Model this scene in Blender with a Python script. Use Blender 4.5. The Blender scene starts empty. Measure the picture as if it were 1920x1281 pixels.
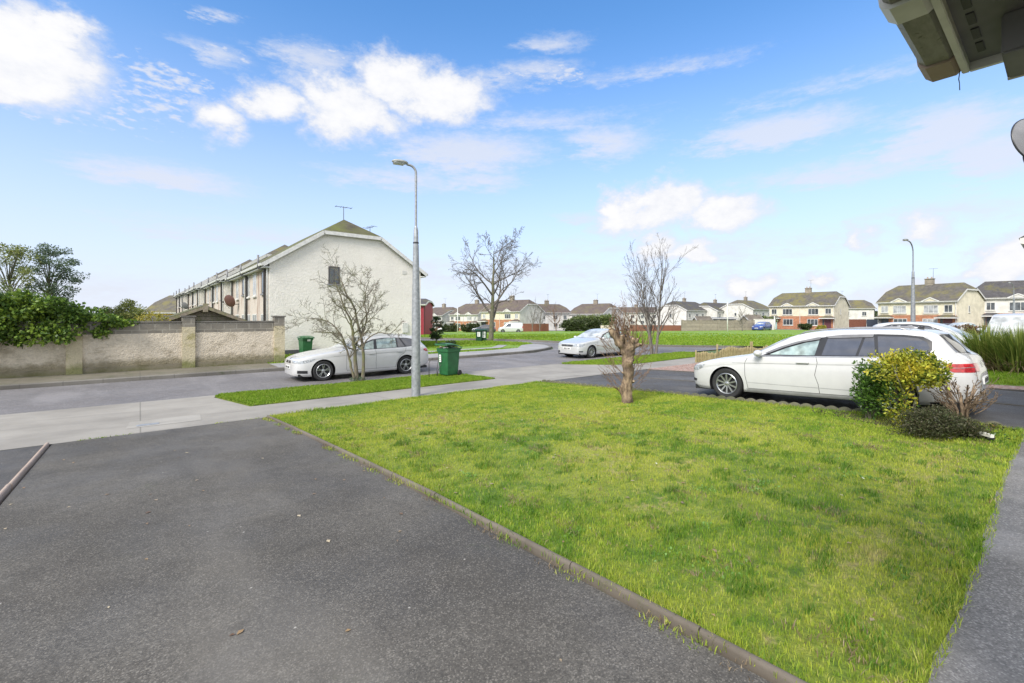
import bpy, bmesh, math, random
import numpy as np
from mathutils import Vector, Matrix
from mathutils.bvhtree import BVHTree
from mathutils.geometry import delaunay_2d_cdt

C = bpy.context.scene.collection
R = math.radians
random.seed(7)
RNG = np.random.default_rng(11)
A = R(39.3)                       # heading of the view, clockwise from +Y
EYE = 1.63

# ------------------------------------------------------------------ ground height
def sst(a, b, x):
    t = min(max((x - a) / (b - a), 0.0), 1.0)
    return t * t * (3 - 2 * t)

def gz(x, y):
    z = -min(max((y - .8) * .042, 0), .47)
    k = sst(14, 34, x)
    z -= k * .0215 * min(max(0, y - 32), 90) + .004 * k * min(max(0, x - 34), 90)
    return z

def cw(px, Z):
    """world X, Y of a point Z metres ahead of the camera, seen in picture column px"""
    r = (px - 960) / 853 * Z
    return (Z * math.sin(A) + r * math.cos(A), Z * math.cos(A) - r * math.sin(A))

# ------------------------------------------------------------------ mesh builder
class MB:
    def __init__(s): s.v = []; s.f = []
    def add(s, vs, fs):
        o = len(s.v); s.v.extend([tuple(p) for p in vs]); s.f.extend([tuple(i + o for i in f) for f in fs]); return s
    def box(s, x0, x1, y0, y1, z0, z1):
        vs = [(x, y, z) for z in (z0, z1) for y in (y0, y1) for x in (x0, x1)]
        return s.add(vs, [(0, 2, 3, 1), (4, 5, 7, 6), (0, 1, 5, 4), (2, 6, 7, 3), (0, 4, 6, 2), (1, 3, 7, 5)])
    def obox(s, p, q, w, h, up=(0, 0, 1)):
        """bar from p to q, w wide, h high"""
        p, q = Vector(p), Vector(q); d = (q - p).normalized(); u = Vector(up)
        a = d.cross(u)
        if a.length < 1e-4: a = d.cross(Vector((1, 0, 0)))
        a.normalize(); b = a.cross(d)
        vs = []
        for c in (p, q):
            for i, j in ((-1, -1), (1, -1), (1, 1), (-1, 1)): vs.append(c + a * i * w / 2 + b * j * h / 2)
        return s.add(vs, [(3, 2, 1, 0), (4, 5, 6, 7), (0, 1, 5, 4), (1, 2, 6, 5), (2, 3, 7, 6), (3, 0, 4, 7)])
    def chain(s, pts, rads, n=6, cap=True):
        pts = [Vector(p) for p in pts]; m = len(pts); vs = []; fs = []
        ref = Vector((.13, .22, .97))
        for i, p in enumerate(pts):
            d = (pts[min(i + 1, m - 1)] - pts[max(i - 1, 0)])
            d = d.normalized() if d.length > 1e-9 else Vector((0, 0, 1))
            a = d.cross(ref)
            if a.length < .12: a = d.cross(Vector((1, .1, 0)))
            a.normalize(); b = d.cross(a)
            for k in range(n):
                t = 2 * math.pi * k / n
                vs.append(p + (a * math.cos(t) + b * math.sin(t)) * rads[i])
        for i in range(m - 1):
            for k in range(n):
                k2 = (k + 1) % n
                fs.append((i * n + k, i * n + k2, (i + 1) * n + k2, (i + 1) * n + k))
        if cap:
            fs.append(tuple(range(n - 1, -1, -1))); fs.append(tuple((m - 1) * n + k for k in range(n)))
        return s.add(vs, fs)
    def lathe(s, prof, n=24, c=(0, 0, 0), axis='z', closed=False):
        vs = []; fs = []; m = len(prof)
        for k in range(n):
            t = 2 * math.pi * k / n
            for r, h in prof:
                a, b = r * math.cos(t), r * math.sin(t)
                p = (a, b, h) if axis == 'z' else ((a, h, b) if axis == 'y' else (h, a, b))
                vs.append((p[0] + c[0], p[1] + c[1], p[2] + c[2]))
        for k in range(n):
            k2 = (k + 1) % n
            for i in range(m if closed else m - 1):
                j = (i + 1) % m
                fs.append((k * m + i, k2 * m + i, k2 * m + j, k * m + j))
        return s.add(vs, fs)
    def prism(s, poly, a, b, axis='y'):
        """poly (u,v) extruded from a to b along axis: y -> (u,t,v); x -> (t,u,v); z -> (u,v,t)"""
        n = len(poly)
        def P(u, v, t): return (u, t, v) if axis == 'y' else ((t, u, v) if axis == 'x' else (u, v, t))
        vs = [P(u, v, a) for u, v in poly] + [P(u, v, b) for u, v in poly]
        fs = [tuple(range(n)), tuple(range(2 * n - 1, n - 1, -1))]
        for i in range(n):
            j = (i + 1) % n; fs.append((i, i + n, j + n, j))
        return s.add(vs, fs)
    def sphere(s, c, r, n=10, m=7):
        if not hasattr(r, '__len__'): r = (r, r, r)
        vs = [(c[0], c[1], c[2] - r[2])]; fs = []
        for i in range(1, m):
            p = -math.pi / 2 + math.pi * i / m
            for k in range(n):
                t = 2 * math.pi * k / n
                vs.append((c[0] + r[0] * math.cos(p) * math.cos(t), c[1] + r[1] * math.cos(p) * math.sin(t), c[2] + r[2] * math.sin(p)))
        vs.append((c[0], c[1], c[2] + r[2])); L = len(vs) - 1
        for k in range(n):
            k2 = (k + 1) % n
            fs.append((0, 1 + k2, 1 + k)); fs.append((L, 1 + (m - 2) * n + k, 1 + (m - 2) * n + k2))
            for i in range(m - 2): fs.append((1 + i * n + k, 1 + i * n + k2, 1 + (i + 1) * n + k2, 1 + (i + 1) * n + k))
        return s.add(vs, fs)
    def build(s, name, m, parent=None, smooth=False, fix=True, bevel=0):
        me = bpy.data.meshes.new(name); me.from_pydata(s.v, [], s.f); me.validate()
        if fix or bevel:
            b = bmesh.new(); b.from_mesh(me)
            if bevel:
                bmesh.ops.bevel(b, geom=[e for e in b.edges if e.is_manifold and e.calc_face_angle(0) > .6], offset=bevel, segments=2, affect='EDGES', clamp_overlap=True)
            bmesh.ops.recalc_face_normals(b, faces=b.faces); b.to_mesh(me); b.free()
        if smooth:
            me.polygons.foreach_set('use_smooth', [True] * len(me.polygons))
            if smooth == 'a':
                try: me.set_sharp_from_angle(angle=R(35))
                except Exception: pass
        o = bpy.data.objects.new(name, me); C.objects.link(o)
        if m: me.materials.append(m)
        if parent: o.parent = parent
        return o

def np_mesh(name, verts, faces, m, parent=None):
    """verts (N,3); faces (M,k) arrays"""
    me = bpy.data.meshes.new(name)
    nf, k = faces.shape
    me.vertices.add(len(verts)); me.vertices.foreach_set('co', verts.astype(np.float32).ravel())
    me.loops.add(nf * k); me.loops.foreach_set('vertex_index', faces.astype(np.int32).ravel())
    me.polygons.add(nf); me.polygons.foreach_set('loop_start', np.arange(0, nf * k, k, dtype=np.int32))
    me.polygons.foreach_set('loop_total', np.full(nf, k, dtype=np.int32))
    me.update(calc_edges=True)
    me.materials.append(m)
    o = bpy.data.objects.new(name, me); C.objects.link(o)
    if parent: o.parent = parent
    return o

def tag(o, label=None, cat=None, group=None, kind=None):
    if label: o['label'] = label
    if cat: o['category'] = cat
    if group: o['group'] = group
    if kind: o['kind'] = kind
    return o

def thing(name, label, cat, loc=(0, 0, 0), rz=0, group=None):
    o = bpy.data.objects.new(name, None); C.objects.link(o)
    o.empty_display_size = .2
    o.location = loc; o.rotation_euler = (0, 0, rz)
    return tag(o, label, cat, group)

def dup(root, loc, rz=None, label=None, group=None):
    def cp(o, par):
        c = o.copy(); C.objects.link(c)
        if par: c.parent = par
        for ch in list(o.children): cp(ch, c)
        return c
    r = cp(root, None); r.location = loc
    if rz is not None: r.rotation_euler = (0, 0, rz)
    if label: r['label'] = label
    if group: r['group'] = group
    return r

# ------------------------------------------------------------------ node helpers
class N:
    """a socket that can be used in arithmetic"""
    def __init__(s, t, sock): s.t = t; s.s = sock
    def op(s, o, *b):
        n = s.t.nodes.new('ShaderNodeMath'); n.operation = o
        for i, q in enumerate((s,) + b):
            if isinstance(q, N): s.t.links.new(q.s, n.inputs[i])
            else: n.inputs[i].default_value = q
        return N(s.t, n.outputs[0])
    def __add__(s, b): return s.op('ADD', b)
    def __radd__(s, b): return s.op('ADD', b)
    def __sub__(s, b): return s.op('SUBTRACT', b)
    def __rsub__(s, b): return (s * -1.0) + b
    def __mul__(s, b): return s.op('MULTIPLY', b)
    def __rmul__(s, b): return s.op('MULTIPLY', b)
    def __truediv__(s, b): return s.op('DIVIDE', b)
    def max(s, b): return s.op('MAXIMUM', b)
    def min(s, b): return s.op('MINIMUM', b)
    def step(s, a, b):
        n = s.t.nodes.new('ShaderNodeMapRange'); n.interpolation_type = 'SMOOTHSTEP'
        s.t.links.new(s.s, n.inputs[0]); n.inputs[1].default_value = a; n.inputs[2].default_value = b
        return N(s.t, n.outputs[0])

class Mat:
    def __init__(s, name, base=(.5, .5, .5), rough=.7, metal=0, spec=.5, coat=0):
        s.m = bpy.data.materials.new(name); s.m.use_nodes = True; s.t = s.m.node_tree
        s.b = s.t.nodes['Principled BSDF']
        s.b.inputs['Base Color'].default_value = (*base, 1); s.b.inputs['Roughness'].default_value = rough
        s.b.inputs['Metallic'].default_value = metal; s.b.inputs['Specular IOR Level'].default_value = spec
        s.b.inputs['Coat Weight'].default_value = coat
        s.b.inputs['Coat Roughness'].default_value = .03
        s._p = None
    def link(s, a, b): s.t.links.new(a.s if isinstance(a, N) else a, b)
    @property
    def pos(s):
        if s._p is None:
            s._p = s.t.nodes.new('ShaderNodeNewGeometry').outputs['Position']
        return s._p
    def obj(s):
        return s.t.nodes.new('ShaderNodeTexCoord').outputs['Object']
    def xyz(s, vec=None):
        n = s.t.nodes.new('ShaderNodeSeparateXYZ'); s.link(vec if vec is not None else s.pos, n.inputs[0])
        return [N(s.t, o) for o in n.outputs]
    def noise(s, scale, detail=4, rough=.55, vec=None, stretch=None, off=None, out=0):
        v = vec if vec is not None else s.pos
        if stretch or off:
            mp = s.t.nodes.new('ShaderNodeMapping'); s.link(v, mp.inputs[0]); v = mp.outputs[0]
            if stretch: mp.inputs['Scale'].default_value = stretch
            if off: mp.inputs['Location'].default_value = off
        n = s.t.nodes.new('ShaderNodeTexNoise'); s.link(v, n.inputs['Vector'])
        n.inputs['Scale'].default_value = scale; n.inputs['Detail'].default_value = detail; n.inputs['Roughness'].default_value = rough
        return N(s.t, n.outputs[out])
    def voro(s, scale, vec=None, feature='F1', out='Distance'):
        n = s.t.nodes.new('ShaderNodeTexVoronoi'); n.feature = feature
        s.link(vec if vec is not None else s.pos, n.inputs['Vector']); n.inputs['Scale'].default_value = scale
        return N(s.t, n.outputs[out])
    def island(s):
        return N(s.t, s.t.nodes.new('ShaderNodeNewGeometry').outputs['Random Per Island'])
    def mix(s, f, a, b, mode='MIX'):
        n = s.t.nodes.new('ShaderNodeMix'); n.data_type = 'RGBA'; n.blend_type = mode
        for q, i in ((f, 0), (a, 6), (b, 7)):
            if isinstance(q, N): s.t.links.new(q.s, n.inputs[i])
            elif isinstance(q, (int, float)): n.inputs[i].default_value = q
            else: n.inputs[i].default_value = (*q, 1)
        return N(s.t, n.outputs[2])
    def ramp(s, f, stops):
        n = s.t.nodes.new('ShaderNodeValToRGB'); s.link(f, n.inputs[0]); e = n.color_ramp.elements
        while len(e) < len(stops): e.new(.5)
        for q, (p, c) in zip(e, stops): q.position = p; q.color = (*c, 1)
        return N(s.t, n.outputs[0])
    def col(s, c): s.link(c, s.b.inputs['Base Color']); return s
    def rough(s, c): s.link(c, s.b.inputs['Roughness']); return s
    def bump(s, h, strength=.5, dist=.01):
        n = s.t.nodes.new('ShaderNodeBump'); s.link(h, n.inputs['Height'])
        n.inputs['Strength'].default_value = strength; n.inputs['Distance'].default_value = dist
        s.link(n.outputs[0], s.b.inputs['Normal']); return s

def simple(name, base, rough=.6, metal=0, spec=.5, coat=0, var=.12, scale=6):
    """plain paint with slight unevenness"""
    m = Mat(name, base, rough, metal, spec, coat)
    n = m.noise(scale, 3)
    d = tuple(c * (1 - var) for c in base); l = tuple(min(1, c * (1 + var)) for c in base)
    m.col(m.mix(n.step(.3, .7), d, l))
    return m.m
# ------------------------------------------------------------------ materials
M = {}
def mk_tarmac(name, c0, c1, agg=170, patch=.5, wet=.25, spots=True, bs=.6):
    m = Mat(name, c0, .75)
    big = m.noise(.55, 4, .6); mid = m.noise(4, 4, .6)
    col = m.mix(big.step(.3, .7), c0, c1)
    v = m.voro(agg, out='Color'); vs = m.xyz(v.s)[0]
    v2 = m.voro(agg * 1.15, out='Color'); v2s = m.xyz(v2.s)[1]; cl = m.noise(22, 3, .6, off=(3, 1, 4))
    col = m.mix(cl.step(.42, .70) * .35, col, tuple(c * .5 for c in c0))
    col = m.mix(vs * .60, col, tuple(c * .30 for c in c0))
    col = m.mix(v2s.step(.72, .98) * .42, col, tuple(min(.6, c * 2.1) for c in c1))
    col = m.mix((mid.step(.35, .75)) * patch, col, tuple(c * .55 for c in c0))
    lg = m.noise(.5, 3, .5, off=(2, 5, 0), stretch=(1.6, .5, 1)); col = m.mix(lg.step(.50, .68) * .30, col, tuple(min(.5, c * 1.45) for c in c1))
    ck = m.voro(.55, vec=None, feature='DISTANCE_TO_EDGE'); wv = m.noise(1.1, 3, .6, off=(8, 1, 2))
    col = m.mix((1.0 - ck.step(.0, .009)) * wv.step(.66, .72) * .25, col, tuple(c * .3 for c in c0))
    if spots:
        dk = m.noise(1.7, 3, .6, off=(1, 7, 3)).step(.62, .72); col = m.mix(dk * .35, col, tuple(c * .55 for c in c0))
        sp = m.voro(9, out='Color'); d = m.voro(9)
        on = m.xyz(sp.s)[0].step(.93, .94) * (1.0 - d.step(.05, .09))
        col = m.mix(on * .8, col, (.42, .40, .36))
        gr = m.noise(1.3, 5, .6, off=(5, 3, 0)).step(.63, .76) * m.noise(14, 2, off=(1, 1, 1)).step(.4, .6)
        col = m.mix(gr * .35, col, (.06, .075, .02))
    m.col(col)
    m.rough(m.mix(m.noise(1.1, 3, off=(9, 2, 0)).step(.35, .65), (.62,) * 3, (.82,) * 3) if wet else .8 + big * 0)
    m.bump(vs * .5 + v2s * .5 + mid * .6, bs, .006)
    return m.m
M['drive'] = mk_tarmac('driveway_tarmac', (.076, .068, .057), (.146, .134, .116), 120, .30)
M['drive_b'] = mk_tarmac('neighbour_tarmac', (.070, .066, .062), (.115, .109, .104), 130, .45)
M['road'] = mk_tarmac('road_tarmac', (.160, .150, .150), (.225, .212, .212), 90, .28, spots=False, bs=.4)
M['path_t'] = mk_tarmac('path_tarmac', (.15, .143, .135), (.23, .22, .21), 110, .4)

def mk_concrete(name, c0, c1, jx=None, jy=None, moss=0., dirt=.4):
    m = Mat(name, c0, .8)
    big = m.noise(.7, 5, .6); fine = m.noise(60, 3, .6)
    st = m.noise(1.0, 4, .6, stretch=(.5, 2.2, 1))
    col = m.mix(big.step(.3, .7), c0, c1)
    col = m.mix(st.step(.45, .75) * dirt, col, tuple(c * .62 for c in c0))
    col = m.mix(fine * .35, col, tuple(c * .7 for c in c0))
    X, Y, Z = m.xyz()
    line = None
    for q, per in ((X, jx), (Y, jy)):
        if per:
            a = (q * (1 / per)).op('FRACT'); l = a.op('LESS_THAN', .022 / per)
            line = l if line is None else line.max(l)
    if line is not None: col = m.mix(line * .45, col, (.05, .048, .04))
    if moss:
        mo = m.noise(2.3, 6, .7, off=(4, 4, 4)).step(.62 - moss * .2, .78)
        col = m.mix(mo * .8, col, (.05, .07, .015))
    m.col(col); m.bump(fine * .5 + big, .35, .006)
    return m.m
M['conc'] = mk_concrete('pavement_concrete', (.235, .218, .192), (.335, .313, .278), 4.8, None)
M['conc_l'] = mk_concrete('new_concrete', (.27, .252, .222), (.37, .348, .312), dirt=.3)
M['foot_far'] = mk_concrete('footpath_dirty', (.13, .115, .085), (.20, .18, .14), 3, None, moss=.7)
M['foot_grey'] = mk_concrete('footpath_grey', (.27, .265, .27), (.36, .355, .36), 3, None)
M['kerb'] = mk_concrete('kerb_concrete', (.13, .12, .105), (.22, .205, .18), .92, None, moss=.3)
M['edging'] = mk_concrete('edging_brown', (.11, .092, .072), (.18, .155, .125), moss=.35, dirt=.5)
M['thin_kerb'] = mk_concrete('thin_kerb', (.085, .08, .07), (.14, .13, .115), dirt=.5)
M['edging_p'] = mk_concrete('edging_pink', (.33, .25, .20), (.44, .35, .29), dirt=.3)
M['scallop'] = mk_concrete('scallop_concrete', (.10, .10, .065), (.19, .18, .12), moss=.6)

def mk_grass(name, g0, g1, yel, dead, blades=True, patches=1.0):
    m = Mat(name, g0, .55, spec=.25)
    big = m.noise(.5, 4, .6); mid = m.noise(3.6, 4, .65, off=(3, 8, 0)); sm = m.noise(14, 3, .6, off=(2, 1, 0))
    col = m.mix(mid.step(.3, .7), g0, g1)
    X, Y, Z = m.xyz()
    # worn yellow ground in the middle of the lawn, greener rim
    col = m.mix((big * .8 + mid * .55 + sm * .40).step(.72, 1.0) * .7 * patches, col, yel)
    if patches == 1.0:
        spot = None
        for (cx, cy, sx, sy) in ((4.2, 7.2, 2.4, 2.0), (6.4, 5.6, 2.4, 1.2), (6.8, 3.2, 1.5, 1.0), (4.6, 3.6, 1.2, 1.6), (4.0, .9, 1.6, .5), (6.5, 1.0, 2.0, .45)):
            u = (X - cx) * (1 / sx); v = (Y - cy) * (1 / sy); q = 1.0 - (u * u + v * v).op('SQRT'); spot = q if spot is None else spot.max(q)
        col = m.mix((spot + (mid - .5) * 1.8 + (sm - .5) * 1.6).step(.05, .75) * .75, col, yel)
        strw = (spot.max(-.2) * .5 + (m.noise(2.8, 5, .7, off=(1, 4, 2)) - .5) * 2.2 + (sm - .5) * 2.0).step(.35, .85); col = m.mix(strw * .8, col, dead)
    col = m.mix((m.noise(1.1, 5, .7, off=(7, 7, 0)) + sm * .45).step(.84, .99) * .7 * patches, col, dead)
    if blades:
        r = m.island()
        col = m.mix(r.step(.0, .5) * .5, tuple(c * .42 for c in g0), col) if False else m.mix((1.0 - r).step(.55, 1.0) * .55, col, tuple(c * .5 for c in g0))
        col = m.mix(r.step(.93, .97) * .75, col, dead)
        col = m.mix(r.step(.5, .9) * .3, col, yel)
        tr = m.t.nodes.new('ShaderNodeBsdfTranslucent'); ad = m.t.nodes.new('ShaderNodeMixShader'); ad.inputs[0].default_value = .35
        m.link(col, tr.inputs[0]); out = m.t.nodes['Material Output']
        m.t.links.new(m.b.outputs[0], ad.inputs[1]); m.t.links.new(tr.outputs[0], ad.inputs[2]); m.t.links.new(ad.outputs[0], out.inputs[0])
    else:
        f = m.noise(26, 5, .75); f2 = m.noise(7, 4, .7)
        col = m.mix(f.step(.30, .6), m.mix(.35, col, (0.02, .035, .006)), col)
        m.bump(f + f2, .8, .05)
    m.col(col)
    return m.m
GR = dict(g0=(.145, .28, .022), g1=(.22, .37, .032), yel=(.48, .51, .07), dead=(.57, .48, .22))
M['blade'] = mk_grass('lawn_blades', **GR)
M['blade_t'] = mk_grass('tuft_blades', (.07, .17, .016), (.13, .27, .028), (.22, .32, .05), (.40, .36, .16), patches=.3)
M['soil'] = mk_grass('lawn_base', (.10, .18, .018), (.14, .225, .026), (.30, .33, .05), (.38, .32, .15), blades=False)
M['blade_v'] = mk_grass('verge_blades', (.15, .27, .018), (.21, .35, .026), (.31, .39, .045), (.36, .34, .13), patches=.6)
M['green'] = mk_grass('green_turf', (.15, .27, .020), (.21, .34, .028), (.27, .37, .04), (.20, .24, .05), blades=False, patches=.5)
M['field'] = mk_grass('field', (.06, .11, .02), (.09, .15, .03), (.14, .17, .05), (.15, .13, .06), blades=False)

def mk_foliage(name, cols, rough=.45, trans=.3, patch=None):
    m = Mat(name, cols[0], rough, spec=.4)
    r = m.island(); n = len(cols)
    col = m.ramp(r, [(i / max(1, n - 1), c) for i, c in enumerate(cols)])
    if patch:
        pn = m.noise(patch[1], 3, .6, vec=m.obj(), off=(patch[4] if len(patch) > 4 else 0, 0, 0))
        col = m.mix((pn + r * .35).step(patch[2], patch[3]), col, m.mix(r.step(.2, .8), patch[0], patch[0 if len(patch) < 6 else 5]))
    m.col(col)
    if trans:
        tr = m.t.nodes.new('ShaderNodeBsdfTranslucent'); ad = m.t.nodes.new('ShaderNodeMixShader'); ad.inputs[0].default_value = trans
        m.link(col, tr.inputs[0]); out = m.t.nodes['Material Output']
        m.t.links.new(m.b.outputs[0], ad.inputs[1]); m.t.links.new(tr.outputs[0], ad.inputs[2]); m.t.links.new(ad.outputs[0], out.inputs[0])
    return m.m
M['ivy'] = mk_foliage('ivy_leaf', [(.04, .08, .014), (.075, .145, .024), (.12, .21, .035), (.17, .28, .05)], patch=((.24, .34, .04), .5, .62, .9))
M['euon'] = mk_foliage('euonymus_leaf', [(.03, .07, .012), (.06, .13, .02), (.10, .20, .03)], rough=.35, patch=((.74, .58, .05), 1.9, .47, .74, 3.3, (.42, .44, .05)))
M['laurel'] = mk_foliage('dark_leaf', [(.03, .06, .012), (.055, .12, .02), (.10, .20, .03), (.14, .26, .04)], rough=.35)
M['heath'] = mk_foliage('heather_leaf', [(.035, .045, .018), (.06, .065, .028), (.10, .085, .05), (.09, .12, .04)])
M['conif'] = mk_foliage('conifer_leaf', [(.018, .035, .012), (.03, .055, .018), (.05, .08, .02)])
M['hedge'] = mk_foliage('hedge_leaf', [(.03, .045, .015), (.05, .075, .02), (.08, .09, .035)])
M['tree_l'] = mk_foliage('tree_leaf', [(.08, .12, .04), (.13, .18, .05), (.19, .22, .07)])
M['tree_o'] = mk_foliage('tree_leaf_olive', [(.12, .16, .05), (.20, .24, .06), (.32, .32, .10)])
M['blueg'] = mk_foliage('blue_green_leaf', [(.07, .11, .07), (.11, .16, .09), (.16, .21, .12)])
M['goldb'] = mk_foliage('gold_leaf', [(.30, .26, .04), (.42, .36, .06), (.2, .22, .04)])
M['flax'] = mk_foliage('flax_blade', [(.08, .13, .02), (.14, .20, .035), (.22, .27, .05), (.32, .34, .09)], patch=None)
M['straw'] = mk_foliage('dead_blade', [(.16, .11, .06), (.26, .19, .11), (.34, .27, .17)])
M['rust'] = mk_foliage('rusty_twig_leaf', [(.14, .08, .04), (.20, .11, .06), (.10, .07, .04)], trans=0)

def mk_bark(name, a, b, moss=None, sc=14):
    m = Mat(name, a, .85)
    n = m.noise(sc, 5, .65, vec=m.obj(), stretch=(1, 1, .35)); col = m.mix(n.step(.3, .7), a, b)
    if moss: col = m.mix(m.noise(3, 4, vec=m.obj()).step(.45, .65) * .8, col, moss)
    m.col(col); m.bump(n, .8, .02); return m.m
M['bark_g'] = mk_bark('bark_grey_green', (.085, .08, .055), (.17, .16, .11), (.10, .11, .04))
M['bark_d'] = mk_bark('bark_dark_twig', (.085, .072, .062), (.16, .14, .12))
M['bark_c'] = mk_bark('bark_cut_brown', (.09, .06, .04), (.34, .25, .16), (.05, .033, .022), 22)
M['bark_p'] = mk_bark('bark_grey_smooth', (.12, .105, .09), (.2, .18, .155))
M['twig_b'] = mk_bark('twig_brown', (.12, .07, .045), (.26, .17, .11))
M['twig_s'] = mk_bark('twig_shrub', (.10, .085, .06), (.19, .165, .12), (.14, .15, .05))
M['cutwood'] = mk_bark('fresh_cut_wood', (.42, .30, .18), (.62, .50, .34), None, 30)

def mk_render(name, c, stain=None, s_amt=.4, rough_s=90, bstr=.7, streak=0, low=None, bd=.012):
    m = Mat(name, c, .9, spec=.2)
    big = m.noise(.8, 5, .6); n2 = m.noise(rough_s, 3, .6); n3 = m.noise(rough_s * .35, 3, .6, off=(3, 3, 3))
    col = m.mix(big.step(.3, .7), tuple(q * .92 for q in c), c)
    col = m.mix(n2.step(.35, .65) * .34, col, tuple(q * .6 for q in c))
    if stain:
        sn = m.noise(1.6, 6, .7, off=(2, 6, 1), stretch=(1, 1, 1.5 if not streak else .25)).step(.47, .68)
        col = m.mix(sn * s_amt, col, stain)
    if low:   # algae band at the foot of the wall, splashed unevenly
        X, Y, Z = m.xyz()
        f = (Z + m.noise(2.2, 5, .7) * .5)
        col = m.mix((1.0 - f.step(low[1], low[2])) * .75, col, low[0])
    m.col(col); m.bump(n2 + n3 * 1.3, bstr, bd); return m.m
M['dash'] = mk_render('pebbledash_cream', (.84, .80, .735), (.64, .59, .51), .22, 26, .8, bd=.022)
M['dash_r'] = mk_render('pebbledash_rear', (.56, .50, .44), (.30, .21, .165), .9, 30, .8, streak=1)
M['panel'] = mk_render('wall_roughcast', (.68, .60, .48), (.34, .29, .21), .7, 22, 1.0, low=((.15, .13, .07), .12, .42), bd=.03)
M['pillar'] = mk_render('pillar_render', (.60, .53, .37), (.30, .27, .11), .8, 40, .8, low=((.13, .15, .035), .02, .30), bd=.03)
M['plinth'] = mk_render('wall_plinth', (.25, .22, .16), (.12, .11, .06), .8, 60, .4, low=((.10, .11, .03), -.3, .1))
def mk_block(name, c, mort, bw, bh, along='x', moss=None):
    m = Mat(name, c, .9); X, Y, Z = m.xyz()
    cb = m.t.nodes.new('ShaderNodeCombineXYZ')
    m.link(X if along == 'x' else (Y if along == 'y' else X + Y), cb.inputs[0]); m.link(Z, cb.inputs[1])
    b = m.t.nodes.new('ShaderNodeTexBrick'); m.link(cb.outputs[0], b.inputs['Vector'])
    b.inputs['Color1'].default_value = (*[q * .8 for q in c], 1); b.inputs['Color2'].default_value = (*[min(1, q * 1.15) for q in c], 1)
    b.inputs['Mortar'].default_value = (*mort, 1); b.inputs['Scale'].default_value = 1
    b.inputs['Brick Width'].default_value = bw; b.inputs['Row Height'].default_value = bh; b.inputs['Mortar Size'].default_value = .012 if bw > .3 else .008
    col = N(m.t, b.outputs['Color'])
    n = m.noise(3, 5, .65); col = m.mix(n.step(.4, .7) * .45, col, tuple(q * .55 for q in c))
    if moss: col = m.mix(m.noise(1.2, 5, .7, off=(5, 5, 5)).step(.5, .7) * .6, col, moss)
    m.col(col); m.bump(m.noise(50, 3) + N(m.t, b.outputs['Fac']) * -1.0, .4, .008); return m.m
M['block'] = mk_block('concrete_block', (.22, .20, .165), (.34, .32, .27), .45, .225)
M['block_f'] = mk_block('concrete_block_far', (.27, .235, .19), (.30, .27, .22), 1.3, .22, 'xy')
M['brick'] = mk_block('red_brick', (.40, .155, .075), (.42, .33, .25), .45, .15, 'xy')
def mk_roof(name, c, moss=None, amt=.5, row=.33):
    m = Mat(name, c, .85); X, Y, Z = m.xyz()
    w = (Z * (1 / (row * .55))).op('FRACT')
    u = ((X + Y) * (1 / .33)).op('FRACT')
    n = m.noise(2.2, 5, .65)
    col = m.mix(n.step(.3, .7), tuple(q * .75 for q in c), tuple(q * 1.25 for q in c))
    col = m.mix((1.0 - w.step(0, .22)) * .7, col, tuple(q * .35 for q in c))
    col = m.mix((1.0 - u.step(0, .15)) * .3, col, tuple(q * .5 for q in c))
    if moss:
        col = m.mix((m.noise(.45, 5, .7, off=(3, 1, 2)) + m.noise(9, 3, .6) * .3).step(.68 - amt * .2, .80) * .85, col, moss)
    m.col(col); m.bump(w + u * .3, .8, .03); return m.m
M['roof_d'] = mk_roof('roof_tile_dark', (.075, .07, .072), (.12, .11, .045), .2)
M['roof_m'] = mk_roof('roof_tile_mossy', (.105, .095, .085), (.17, .15, .05), .55)
M['roof_g'] = mk_roof('roof_tile_green', (.085, .075, .05), (.12, .135, .03), .8)
M['roof_b'] = mk_roof('roof_tile_brown', (.115, .09, .08), (.14, .12, .07), .25)

def paintm(name, c, rough=.5, **k): return simple(name, c, rough, **k)
M['white'] = paintm('white_upvc', (.60, .595, .575), .4)
M['offw'] = paintm('off_white_render', (.58, .565, .53), .85, scale=1.2)
M['cream'] = paintm('cream_render', (.62, .57, .44), .85, scale=1.2)
M['creamy'] = paintm('yellow_render', (.66, .40, .08), .85, scale=1.2)
M['red_p'] = paintm('dark_red_paint', (.26, .02, .035), .5)
M['grey_p'] = paintm('grey_paint', (.16, .16, .17), .6)
M['slate_p'] = paintm('dark_blue_grey_band', (.085, .085, .10), .6)
M['dark'] = paintm('dark_plastic', (.018, .018, .02), .5)
M['pipe'] = paintm('dark_pipe', (.06, .055, .055), .5)
M['lead'] = paintm('grey_pipe', (.20, .20, .21), .5)
M['door_n'] = paintm('navy_door', (.03, .04, .06), .4)
M['door_m'] = paintm('maroon_door', (.10, .03, .04), .4)
M['door_c'] = paintm('mint_door', (.38, .55, .52), .4)
M['fence_b'] = paintm('red_brown_boards', (.17, .065, .04), .8)
M['wood_o'] = mk_bark('weathered_boards', (.20, .165, .12), (.33, .28, .21), (.19, .19, .08), 8)
M['log'] = mk_bark('log_pales', (.24, .19, .09), (.40, .33, .18), (.22, .22, .08), 12)
M['galv'] = simple('galvanised_steel', (.30, .315, .335), .5, .35, var=.18, scale=14)
M['lampgrey'] = simple('lamp_head_grey', (.30, .31, .30), .45)
M['glass_l'] = simple('lamp_glass', (.45, .46, .45), .15)
M['sticker'] = simple('white_sticker', (.75, .76, .74), .5)
M['bin'] = simple('bin_green', (.022, .115, .042), .42, var=.15)
M['bin_d'] = simple('bin_lid_dark', (.03, .09, .05), .42)
M['bin_k'] = simple('bin_dark_green', (.015, .06, .03), .42)
M['rubber'] = simple('rubber', (.02, .02, .021), .75)
M['rim'] = simple('alloy', (.42, .43, .44), .28, .75, var=.05)
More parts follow.
